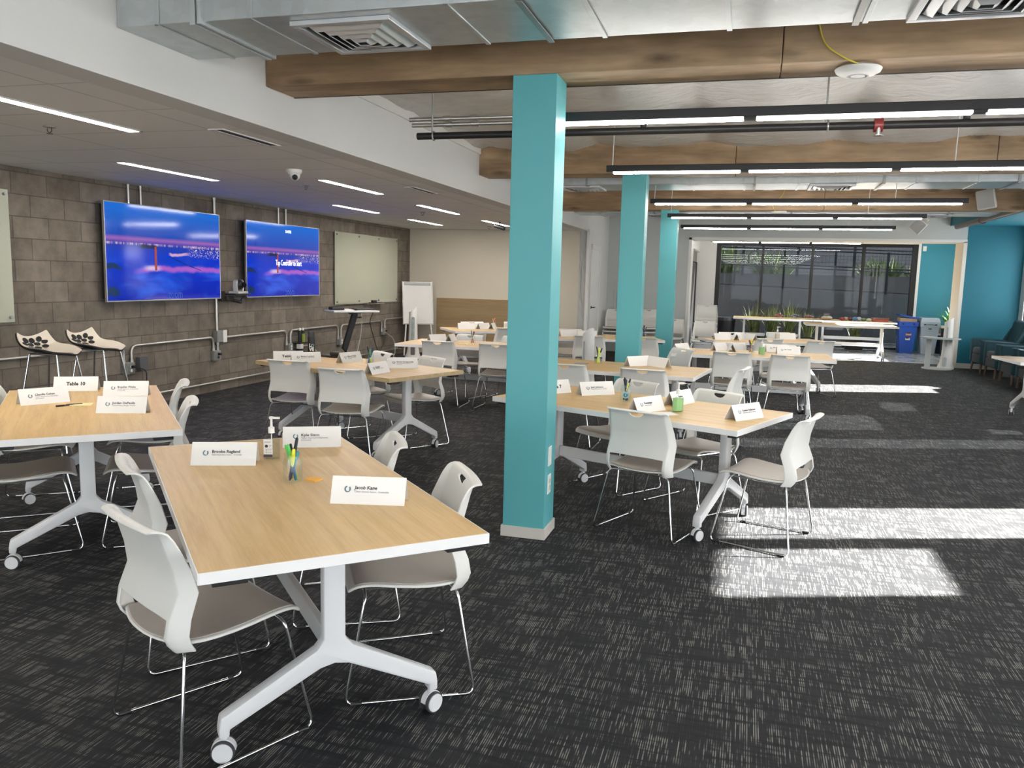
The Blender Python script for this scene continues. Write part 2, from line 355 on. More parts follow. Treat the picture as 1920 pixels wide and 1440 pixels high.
def kids(o): return [c for c in bpy.data.objects if c.parent is o]
def dup(root, loc, rz, label, group=None):
    r = root.copy(); COL.objects.link(r); r.location = loc; r.rotation_euler = (0, 0, rz); r['label'] = label
    if group: r['group'] = group
    if root.name not in KIDS: KIDS[root.name] = [(c, kids(c)) for c in kids(root)]
    for ch, gs in KIDS[root.name]:
        c = ch.copy(); COL.objects.link(c); c.parent = r
        for g in gs: d = g.copy(); COL.objects.link(d); d.parent = c
    return r
def fillet(pts, rad_, n=4, closed=False):
    P = [Vector(p) for p in pts]; N = len(P); out = []
    for i in range(N):
        if not closed and i in (0, N-1): out.append(P[i]); continue
        a, b, c = P[i-1], P[i], P[(i+1) % N]; d1 = (a-b); d2 = (c-b); l = min(rad_, d1.length*0.45, d2.length*0.45)
        p1 = b+d1.normalized()*l; p2 = b+d2.normalized()*l
        for k in range(n+1):
            u = k/n; out.append(p1*(1-u)**2+b*2*u*(1-u)+p2*u*u)
    return out
def evaluated(parts, mods):
    me = mesh_of(parts); o = bpy.data.objects.new('tmp', me); COL.objects.link(o)
    for kind, kw in mods:
        m = o.modifiers.new(kind, kind)
        for k, v in kw.items(): setattr(m, k, v)
    dg = bpy.context.evaluated_depsgraph_get(); dg.update()
    r = bpy.data.meshes.new_from_object(o.evaluated_get(dg)); bpy.data.objects.remove(o)
    for p in r.polygons: p.use_smooth = True
    return r
def text_mesh(body, size, bold=0.0, align='LEFT', shear=0.0, extrude=0.0004, spacing=1.0, width=None):
    """text lying in local XZ plane facing -Y"""
    c = bpy.data.curves.new('t', 'FONT'); c.body = body; c.size = size; c.offset = bold; c.align_x = align; c.align_y = 'CENTER'; c.shear = shear
    c.extrude = extrude; c.resolution_u = 2; c.space_character = spacing
    o = bpy.data.objects.new('tmp', c); COL.objects.link(o)
    dg = bpy.context.evaluated_depsgraph_get(); dg.update()
    me = bpy.data.meshes.new_from_object(o.evaluated_get(dg)); bpy.data.objects.remove(o)
    mb = MB(); xs = [v.co.x for v in me.vertices] or [0]
    k = 1.0
    if width and max(xs)-min(xs) > 0: k = width/(max(xs)-min(xs))
    mb.add([(v.co.x*k, -v.co.z, v.co.y) for v in me.vertices], [tuple(p.vertices) for p in me.polygons])
    return mb
def ring(r0, r1, gap, n=28, y=0.0, th=0.0006):
    mb = MB(); a0 = PI/2+gap/2-0.25; tot = 2*PI-gap; vs = []; fs = []
    for i in range(n+1):
        a = a0+tot*i/n; k = 0.45+0.55*math.sin(PI*min(1, (i+4)/(n*0.7+4)) if i < n*0.7 else PI*0.5)
        ri = r1-(r1-r0)*k
        for rr in (ri, r1):
            for yy in (y, y-th): vs.append((rr*math.cos(a), yy, rr*math.sin(a)))
    for i in range(n):
        o = i*4; fs += [(o+1, o+3, o+7, o+5), (o, o+4, o+6, o+2), (o+2, o+6, o+7, o+3), (o, o+1, o+5, o+4)]
    return mb.add(vs, fs)

# ---------------------------------------------------------------- room shell
WX, ZC, XS, YB, YF, XR, Y0, ZT = -6.616, 2.484, -2.982, 15.4, 17.845, 5.05, -4.0, 3.30
struct('floor', MB().b2(WX-.1, XR+.1, Y0-.1, 18.5, -.1, 0), CARPET)
struct('floor_entry', MB().b2(-1.6, XR+.1, 18.5, 22.2, -.1, 0.001), VINYL)
struct('trim_1', MB().b2(-1.25, 4.04, 18.48, 18.52, -.02, .004), GREYM)
struct('wall_left', MB().b2(WX-.2, WX, Y0, YB+.2, 0, ZT), BLOCK)
struct('wall_back', MB().b2(WX, XS, YB, YB+.15, 0, ZC), BEIGEW)
struct('wall_rear', MB().b2(WX-.2, XR+.2, Y0-.2, Y0, 0, .25).b2(WX-.2, XR+.2, Y0-.2, Y0, 2.6, ZT).b2(WX-.2, -5.9, Y0-.2, Y0, .25, 2.6).b2(-1.3, -.9, Y0-.2, Y0, .25, 2.6).b2(4.6, XR+.2, Y0-.2, Y0, .25, 2.6), WHITEW)
struct('window_1', [(MB().b2(-5.9, -1.3, Y0-.10, Y0-.09, .25, 2.6).b2(-.9, 4.6, Y0-.10, Y0-.09, .25, 2.6), pane_mat('daylight_glass', (0.95, 0.97, 0.97), 0.04)),  # unseen rear glazing, added for soft fill from behind the camera
                    (MB().b2(-3.65, -3.55, Y0-.16, Y0-.04, .25, 2.6).b2(1.8, 1.9, Y0-.16, Y0-.04, .25, 2.6), BLACKAL)])
struct('wall_soffit', MB().b2(XS-.20, XS, Y0, YB, ZC-.006, ZT), WHITEW, bevel=.002)
struct('trim_2', MB().b2(XS, XS+.018, 5.0, YF, 2.93, 3.02), TRIMW)
struct('wall_corridor', MB().b2(XS-.15, XS, YB, YF, 0, ZT), WHITEW)
struct('ceiling_lowered', MB().b2(WX, XS-.20, Y0, YB, ZC, ZC+.05), TILE)
struct('ceiling', MB().b2(XS, XR, Y0, YF, ZT, ZT+.1).b2(WX, XS, Y0, YB, ZT, ZT+.1), WHITEW)
# far wall with the wide cased opening
struct('wall_far', MB().b2(XS-.15, -1.256, YF, 18.5, 0, ZT).b2(-1.256, 4.04, YF, 18.5, 2.50, ZT), FARW)  # white wall with its turquoise bounce put into the colour
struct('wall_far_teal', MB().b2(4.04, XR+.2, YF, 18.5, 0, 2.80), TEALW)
struct('trim_3', MB().b2(-1.262, -1.205, YF-.008, 18.49, 0, 2.50).b2(-1.262, 4.046, YF-.008, 18.49, 2.455, 2.51), TRIMW)
struct('trim_4', MB().b2(3.985, 4.05, YF-.008, 18.49, 0, 2.47), CREAM)
struct('baseboard_far', MB().b2(4.04, XR, YF-.012, YF, 0, .10), BASEB)
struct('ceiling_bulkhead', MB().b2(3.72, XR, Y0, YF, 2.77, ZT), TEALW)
# entry alcove behind the opening
struct('wall_alcove_left', MB().b2(-1.46, -1.256, 18.5, 22.2, 2.33, 2.85).b2(-1.46, -1.42, 18.5, 22.2, 0, 2.33), WHITEW)
d1 = struct('door_1', MB().b2(-1.42, -1.34, 18.52, 21.75, 0, 2.05), pm('dark_grey_door', (0.075, 0.068, 0.062), .5))
struct('transom', MB().b2(-1.42, -1.33, 18.52, 21.95, 2.07, 2.33), pm('grey_transom', (0.17, 0.16, 0.15), .5), d1)
struct('door_jamb', MB().b2(-1.42, -1.31, 21.75, 21.95, 0, 2.07), BLACKAL, d1)
struct('wall_alcove', MB().b2(-1.46, -.84, 22, 22.2, 0, 2.85).b2(-.84, 3.94, 22, 22.2, 2.60, 2.85).b2(3.94, 4.0, 22, 22.2, 0, 2.85), WHITEW)
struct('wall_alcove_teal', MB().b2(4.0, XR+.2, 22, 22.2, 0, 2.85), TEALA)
struct('ceiling_alcove', MB().b2(-1.46, XR+.2, 18.5, 22.2, 2.85, 2.95), WHITEW)
# unseen right wall, its openings shaped to cast the sun patches
OPEN = [  # y0, y1, z0, z1, kind
 (-3.4, -.3, .25, 2.5, 's'), (0, 2.8, .25, 2.5, 's'), (3.05, 5.75, .25, 2.5, 's'), (5.99, 6.81, 1.857, 2.49, 'c'), (6.97, 7.74, 1.05, 2.49, 'c'),
 (7.95, 9.75, .25, 2.5, 's'), (9.92, 10.45, .7, 2.49, 't'), (10.95, 12.05, 1.67, 2.49, 't'), (10.75, 11.4, .97, 1.2, 't'), (12.08, 12.115, 1.55, 2.4, 'c'), (12.39, 13.22, 1.36, 1.62, 't'),
 (14.25, 15.2, .97, 2.35, 'c'), (15.35, 16.35, .25, 2.5, 's'), (16.5, 16.532, .97, 2.2, 'c'), (16.65, 17.6, .25, 2.5, 's'),
 (19.42, 20.3, 1.0, 2.3, 'c'), (20.36, 21.24, 1.0, 2.3, 'c')]
ys = sorted({Y0, 22.2}|{o[0] for o in OPEN}|{o[1] for o in OPEN}); wr = MB()
for a, b in zip(ys[:-1], ys[1:]):
    zz = [0, ZT]+[z for o in OPEN if o[0] <= a and o[1] >= b for z in o[2:4]]; zz = sorted(set(zz))
    for c, d in zip(zz[:-1], zz[1:]):
        if not any(o[0] <= a and o[1] >= b and o[2] <= c and o[3] >= d for o in OPEN): wr.b2(XR, XR+.15, a, b, c, d)
struct('wall_right', wr, WHITEW)
SHADE = shade_mat('added_diffusing_shade', (0.95, 0.97, 1.0), 0.46, 0.004)  # unseen shades, added to turn sunlight into soft room light
PC = pane_mat('bay_glass', (0.96, 0.97, 0.97), 0.03); PT = pane_mat('patch_dimming_glass', (0.26, 0.27, 0.275), 0.02)  # tinted panes added to cast the dimmer sun patches
for i, (a, b, c, d, k) in enumerate(OPEN):
    wn = struct('window_%d' % (i+2), MB().b2(XR+.02, XR+.06, a, a+.012, c, d).b2(XR+.02, XR+.06, b-.012, b, c, d) if b-a > .1 else MB().b2(XR+.02, XR+.06, a, b, c-.01, c), BLACKAL)
    if k == 's': struct('added_diffusing_shade', MB().b2(XR+.03, XR+.032, a, b, c, d), SHADE, wn)
    else: struct('pane', MB().b2(XR+.08, XR+.082, a, b, c, d), PC if k == 'c' else PT, wn)

# sagging insulation sheets between the beams
def sheet(y0, y1, name):
    nx, ny = 150, 22; x0, x1 = XS+.02, 3.72; mb = MB(); vs = []; fs = []; rnd = random.Random(int(y0*10)+50)
    ph = [rnd.uniform(0, 6.28) for _ in range(8)]
    for j in range(ny+1):
        for i in range(nx+1):
            x = x0+(x1-x0)*i/nx; y = y0+(y1-y0)*j/ny; v = j/ny
            bay = math.floor((x-.75)/1.2); s = abs(math.sin(PI*(x-.75)/1.2))
            amp = .062+.018*math.sin(bay*2.1+ph[0])+.016*math.sin(3*v+bay+ph[1])
            z = 3.03-amp*s**.55+.010*math.sin(9*y+4*x+ph[2])*s+.007*math.sin(21*x-13*y+ph[3]+2*math.sin(3*y))+.006*math.sin(33*y+5*math.sin(2.2*x))
            vs.append((x, y, z))
    for j in range(ny):
        for i in range(nx): a = j*(nx+1)+i; fs.append((a, a+nx+1, a+nx+2, a+1))
    o = struct(name, mb.add(vs, fs), SHEET, smooth=60)
sheet(-3.9, 4.7, 'ceiling_insulation'); sheet(4.95, 8.95, 'ceiling_insulation'); sheet(9.2, 13.0, 'ceiling_insulation'); sheet(13.25, 17.83, 'ceiling_insulation')

# timber beams
for y, zb, nm, lab in ((4.646, 2.726, 'a', 'thick brown stained timber beam nearest the camera, resting on the big turquoise column'),
                   (8.88, 2.705, 'b', 'brown timber beam behind the first one, above the middle turquoise column'),
                   (12.95, 2.665, 'c', 'farthest brown timber beam, carried by the rear turquoise column')):
    t = thing('timber_beam', lab, 'beam', (0, y+.165, zb), 0, 'timber beams across the open ceiling')
    xs = {'a': (XS, .10, 3.72), 'b': (XS, -.2, 2.2, 3.72), 'c': (XS, 1.0, 3.72)}[nm]
    for a, b in zip(xs[:-1], xs[1:]): obj('beam_board', MB().box(((a+b)/2, 0, .23), (b-a-.004, .33, .46)), BEAMW, t, bevel=.006)
    obj('light_strip', MB().b2(XS, 3.72, .166, .185, .0, .03), BLACKP, t)
# turquoise columns
for i, (x0, x1, y, zb, lab) in enumerate(((-1.365, -1.106, 4.646, 2.726, 'large turquoise square column standing in the middle of the room'),
                             (-1.365, -1.106, 8.88, 2.705, 'middle turquoise column behind the large one'),
                             (-1.365, -1.106, 12.95, 2.665, 'rearmost and thinnest looking turquoise column'))):
    t = thing('column', lab, 'column', ((x0+x1)/2, y+.125, 0), 0, 'turquoise columns')
    obj('shaft', MB().box((0, 0, zb/2), (x1-x0, .25, zb)), TEALC, t, bevel=.003)
    obj('baseboard', MB().b2(-.140, .140, -.135, .135, 0, .068), BASEB, t, bevel=.003)
    if i == 0:
        def wallplate(z, nm):
            p = obj('wall_plate', MB().box((.1305, -.02, z), (.006, .075, .118)), TRIMW, t, bevel=.002); p['label'] = nm
            return p
        p = wallplate(.50, 'white blank plate'); p = wallplate(.325, 'white power outlet')
        obj('socket', MB().box((.134, -.02, .345), (.004, .034, .03)).box((.134, -.02, .302), (.004, .034, .03)), BASEB, p, bevel=.001)

# ---------------------------------------------------------------- ducts, diffusers, pipes
def duct(label, y0, y1, z0, z1, x0, x1, seams, hang):
    t = thing('air_duct', label, 'duct', (0, (y0+y1)/2, z0), 0, 'galvanized ceiling ducts'); yc = (y1-y0)/2; h = z1-z0
    obj('duct_body', MB().b2(x0, x1, -yc, yc, 0, h), DUCT, t, bevel=.004)
    for s in seams:
        obj('seam', MB().b2(s-.012, s+.012, -yc-.007, -yc, -.007, h).b2(s-.012, s+.012, -yc-.007, yc, -.007, 0), DUCT, t, bevel=.002)
    for x in hang:
        obj('hanger_strap', MB().b2(x-.014, x+.014, -yc-.011, -yc-.004, -.012, h+.2).b2(x-.014, x+.014, -yc-.011, yc, -.014, -.009), GREYM, t)
    obj('flange', MB().b2(-2.56, -2.53, -yc-.02, yc+.02, -.018, h).b2(-2.52, -2.50, -yc-.02, yc+.02, -.014, h), DUCT, t, bevel=.002)
    return t
duct('wide galvanized air duct in front of the nearest timber beam', 3.39, 3.985, 2.72, 3.2, XS, 3.72, (-2.75, -2.25, -1.3, -.72, -.15, .42, 1.0, 1.6), (-.98, .38, 1.9))
duct('galvanized air duct behind the middle timber beam', 10.15, 10.85, 2.735, 3.1, XS, 3.72, [-2.6+.62*i for i in range(10)], (-2.0, .0, 1.4, 2.75))
duct('galvanized air duct behind the farthest timber beam', 14.1, 14.75, 2.71, 3.1, XS, 3.72, [-2.6+.62*i for i in range(10)], (-1.6, .6, 2.9))
DIFFM = pm('aluminium_diffuser', (0.66, 0.67, 0.68), .35, .5, noise=.03); DARKV = pm('vent_dark', (0.03, .03, .035), .7)
def diffuser(x, y, z, s, label):
    t = thing('ceiling_vent', label, 'vent', (x, y, z), 0, 'square louvred duct diffusers'); h = s/2
    obj('backing', MB().b2(-h+.03, h-.03, -h+.03, h-.03, -.003, -.001), DARKV, t)
    def sq(a, wdt, z0, z1): return MB().b2(-a, a, -a, -a+wdt, z0, z1).b2(-a, a, a-wdt, a, z0, z1).b2(-a, -a+wdt, -a+wdt, a-wdt, z0, z1).b2(a-wdt, a, -a+wdt, a-wdt, z0, z1)
    obj('frame', sq(h, .035, -.022, 0), DIFFM, t, bevel=.003)
    for k in range(4):
        a = h-.055-k*.045; vs = []; fs = []
        for (sx, sy) in ((1, 1), (-1, 1), (-1, -1), (1, -1)): vs += [(sx*a, sy*a, -.004-.006*k), (sx*(a-.032), sy*(a-.032), -.03-.006*k), (sx*(a-.035), sy*(a-.035), -.027-.006*k), (sx*(a-.003), sy*(a-.003), -.001-.006*k)]
        for i in range(4):
            p, q = i*4, ((i+1) % 4)*4
            for j in range(4): fs.append((p+j, q+j, q+(j+1) % 4, p+(j+1) % 4))
        obj('louvre', MB().add(vs, fs), DIFFM, t)
    return t
diffuser(-1.845, 3.715, 2.72, .50, 'square louvred diffuser under the near duct, left of the big column')
diffuser(.83, 3.715, 2.72, .50, 'square louvred diffuser under the near duct at top right corner')
diffuser(-2.1, 10.5, 2.735, .5, 'louvred diffuser under the second duct, left of the middle column')
diffuser(.87, 10.5, 2.735, .5, 'louvred diffuser under the second duct, above the hanging light rows')
diffuser(-1.55, 14.42, 2.71, .45, 'small louvred diffuser under the farthest duct beside rear column')
diffuser(2.75, 14.42, 2.71, .45, 'louvred diffuser at right end of the farthest duct')
# insulated return stub by the far corner
def pipe(name, label, cat, pts, r, mat, group=None, parts=()):
    t = thing(name, label, cat, pts[0], 0, group); o = Vector(pts[0])
    obj('pipe_run', MB().tube([Vector(p)-o for p in pts], r, 12), mat, t, smooth=40)
    return t, o
t, o = pipe('sprinkler_pipe', 'black sprinkler pipe running across under the sagging white insulation', 'pipe', [(-2.31, 5.5, 2.55), (3.72, 5.5, 2.545)], .024, BLACKPIPE)
for x in (-2.20, .40, 1.9): obj('pipe_hanger', MB().tube([Vector((x, 5.5, 2.97))-o, Vector((x, 5.5, 2.575))-o], .006, 6).tube([Vector((x+.012, 5.5+.03*math.cos(a), 2.55+.03*math.sin(a)))-o for a in [k*PI/8 for k in range(17)]], .006, 6), GREYM, t)
for x in (-.72, 1.18): obj('upright_tee', MB().cyl(Vector((x, 5.5, 2.60))-o, .02, .06, 12), BLACKPIPE, t, smooth=40)
sp = obj('sprinkler_head', MB().cyl(Vector((.70, 5.5, 2.548))-o, .042, .05, 16, 'x'), pm('red_fitting', (.22, .03, .03), .4), t, smooth=40)
obj('nozzle', MB().cyl(Vector((.70, 5.475, 2.515))-o, .012, .07, 10).cyl(Vector((.70, 5.472, 2.482))-o, .03, .004, 14), GREYM, sp)
for dy, dz, lab in ((0, 0, 'upper'), (.05, -.03, 'lower')):
    t, o = pipe('ceiling_conduit', '%s of two grey conduits leaving the white soffit above the black pipe' % lab, 'conduit', [(-2.38, 5.52+dy, 2.668+dz), (.2, 5.52+dy, 2.668+dz)], .015, CONDUIT, 'grey conduits above the sprinkler pipe')
    for x in (-2.1, -1.9): obj('coupling', MB().cyl(Vector((x, 5.52+dy, 2.668+dz))-o, .02, .05, 12, 'x'), CONDUIT, t, smooth=40)
t, o = pipe('sprinkler_main', 'thick grey sprinkler main along the edge of the turquoise bulkhead', 'pipe', [(3.62, 8.0, 2.70), (3.66, 17.0, 2.70)], .05, pm('grey_painted_pipe', (.10, .11, .12), .4, .2))
obj('red_coupling', MB().cyl(Vector((3.66, 15.3, 2.70))-o, .062, .09, 16, 'y'), pm('maroon_fitting', (.14, .03, .04), .4), t, smooth=40)
# wi-fi access points with yellow cable
def access_point(x, y, z, cable, label, lab2):
    t = thing('wireless_access_point', label, 'access point', (x, y, z))
    obj('dome', MB().lathe([(.02, -.052), (.075, -.047), (.11, -.03), (.118, -.014), (.10, 0.0)], n=32), TRIMW, t, smooth=50)
    obj('status_ring', MB().lathe([(.045, -.0505), (.05, -.053), (.055, -.0505)], n=24), pm('light_grey', (.55, .56, .58), .4), t, smooth=50)
    c = obj('data_cable', MB().tube(fillet(cable, .12, 5), .0045, 8), pm('yellow_cable', (.62, .50, .06), .5), smooth=60); tag(c, lab2, 'cable')
access_point(.49, 4.79, 2.726, [(.27, 4.638, 3.19), (.25, 4.638, 2.98), (.30, 4.636, 2.80), (.42, 4.622, 2.722), (.49, 4.70, 2.715), (.50, 4.74, 2.715)], 'white round access point under the nearest beam, upper right', 'yellow data cable hanging down the nearest timber beam')
access_point(.38, 13.1, 2.665, [(.45, 12.93, 3.0), (.40, 12.93, 2.85), (.28, 12.93, 2.74), (.30, 12.96, 2.66), (.36, 13.06, 2.65)], 'white round access point under the farthest beam', 'thin yellow cable on the farthest timber beam')
# linear pendant lights
def pendant(y, z, x0, x1, label, drop):
    t = thing('pendant_light', label, 'light', ((x0+x1)/2, y, z), 0, 'black linear pendant lights'); L = (x1-x0)/2; n = 3
    obj('housing', MB().box((0, 0, .045), (2*L, .06, .055)), BLACKAL, t, bevel=.004)
    seg = 2*L/n
    for k in range(n):
        a = -L+k*seg+(.035 if k else .06); b = -L+(k+1)*seg-(.035 if k < n-1 else .06)
        obj('diffuser', MB().box(((a+b)/2, 0, .009), (b-a, .05, .018)), LEDP, t, bevel=.006)
        if k: obj('joiner', MB().box((-L+k*seg, 0, .012), (.07, .056, .014)), BLACKAL, t)
    for x in (-L+.05, L-.75): obj('suspension_wire', MB().tube([(x, 0, .07), (x+.004, 0, drop)], .005, 6), TRIMW, t)
pendant(4.98, 2.50, -1.22, 2.30, 'nearest hanging black light bar, its left end hidden by the big column', .45)
pendant(2.35, 2.50, -1.22, 2.30, 'added black light bar overhead, unseen, brightening the foreground', .45)  # unseen extra bar, added to brighten the foreground table
pendant(7.29, 2.50, -1.26, 2.26, 'second hanging black light bar, in front of the middle timber beam', .45)
pendant(10.28, 2.50, -1.22, 2.30, 'third hanging black light bar counted from the camera', .24)
pendant(12.50, 2.50, -1.22, 2.30, 'fourth hanging black light bar, just before the farthest beam', .45)
pendant(14.96, 2.50, -1.22, 2.30, 'fifth hanging black light bar, in front of the far white header', .45)
pendant(20.0, 2.50, -.92, 2.44, 'farthest black light bar hanging inside the window alcove', .34)
# recessed lights, vents, sprinklers, camera in the lowered ceiling
LIGHTS = ((-4.0, .65, 1.95, 'added recessed light strip left of the camera, unseen, brightening the foreground'), (-5.35, 2.0, 3.3, 'added recessed light strip by the left glass board, unseen, for more light'), (-4.0, 3.35, 4.67, 'recessed ceiling light strip at upper left edge, nearest the camera'), (-4.1, 7.35, 8.69, 'recessed light strip in the right row of lowered ceiling, second from camera'),  # first two strips are unseen extras, added to light the foreground
 (-4.2, 10.07, 11.54, 'recessed light strip in the right row of lowered ceiling, third from camera'), (-4.22, 12.85, 14.25, 'recessed light strip half hidden beside the big column'),
 (-5.29, 6.0, 7.31, 'recessed light strip above the left wall screen'), (-5.42, 10.06, 11.38, 'recessed light strip above the second wall screen'), (-5.46, 12.68, 14.13, 'recessed light strip in the left row, nearest the beige wall'))
for x, a, b, lab in LIGHTS:
    t = thing('ceiling_light', lab, 'light', (x, (a+b)/2, ZC), 0, 'recessed light strips'); h = (b-a)/2
    obj('frame', MB().b2(-.055, -.04, -h-.015, h+.015, -.006, .0).b2(.04, .055, -h-.015, h+.015, -.006, .0).b2(-.055, .055, -h-.015, -h, -.006, 0).b2(-.055, .055, h, h+.015, -.006, 0), TRIMW, t)
    obj('diffuser', MB().b2(-.04, .04, -h, h, -.004, -.001), LED, t)
for x, y, lab in ((-3.36, 5.01, 'slot vent by the soffit in front of the near recessed light'), (-3.44, 8.34, 'slot vent by the soffit halfway down the lowered ceiling'), (-3.5, 12.6, 'slot vent by the soffit close to the big column')):
    t = thing('slot_vent', lab, 'vent', (x, y, ZC), 0, 'slot vents along the soffit')
    obj('frame', MB().b2(-.07, -.03, -.34, .34, -.006, 0).b2(.03, .045, -.34, .34, -.006, 0).b2(-.03, .03, -.34, -.325, -.006, 0).b2(-.03, .03, .325, .34, -.006, 0), TRIMW, t)
    obj('slot', MB().b2(-.03, .03, -.325, .325, -.003, -.001), DARKV, t)
for x, y, lab in ((-4.46, 4.43, 'sprinkler head near the upper left ceiling light'), (-4.53, 7.79, 'sprinkler head just beyond the dome camera'), (-4.64, 11.26, 'sprinkler head between the two rear light rows'), (-4.64, 14.45, 'sprinkler head closest to the beige wall')):
    t = thing('ceiling_sprinkler', lab, 'sprinkler', (x, y, ZC), 0, 'ceiling sprinkler heads')
    obj('escutcheon', MB().lathe([(.04, 0), (.038, -.006), (.012, -.008)], n=18), GREYM, t, smooth=40)
    obj('head', MB().tube([(-.016, 0, -.006), (-.018, 0, -.03), (0, 0, -.042), (.018, 0, -.03), (.016, 0, -.006)], .003, 6).cyl((0, 0, -.046), .02, .003, 14), pm('bronze', (.12, .09, .07), .4, .8), t)
t = thing('dome_camera', 'white security camera on the lowered ceiling above the wall screens', 'camera', (-3.97, 6.62, ZC))
obj('mount', MB().lathe([(.07, 0), (.07, -.02), (.05, -.045), (.02, -.05)], n=24), TRIMW, t, smooth=40)
e = obj('eyeball', MB().sphere((.02, -.02, -.055), .045), TRIMW, t, smooth=60); obj('lens', MB().sphere((.035, -.045, -.07), .026), BLACKP, e, smooth=60)
t = thing('track_spotlight', 'small black spotlight on the ceiling beside the big column', 'light', (-4.05, 13.2, ZC))
obj('stem', MB().cyl((0, 0, -.04), .012, .08, 10), BLACKP, t); obj('spot_head', MB().tube([(-.09, .02, -.06), (.09, -.02, -.11)], .035, 14), BLACKP, t, smooth=40)
# speakers
def speaker(x, y, z, rz, tilt, label):
    t = thing('wall_speaker', label, 'speaker', (x, y, z), rz, 'white ceiling speakers'); t.rotation_euler = (tilt[0], tilt[1], rz)
    obj('cabinet', MB().prism([(-.12, -.11), (.12, -.11), (.08, .09), (-.08, .09)], -.13, .13), TRIMW, t, bevel=.02, segs=3, smooth=40)
    obj('grille', MB().box((0, -.113, 0), (.21, .006, .23)), pm('grey_grille', (.47, .47, .46), .6, nscale=300, noise=.2), t, bevel=.003)
    obj('bracket', MB().box((0, .12, .08), (.05, .06, .18)), TRIMW, t)
speaker(3.08, 12.70, 2.79, rad(-30), (rad(6), rad(-10)), 'white speaker hanging at the right end of the farthest timber beam')
speaker(3.12, 17.55, 2.75, rad(-20), (rad(10), rad(42)), 'tilted white speaker on the far white header wall')

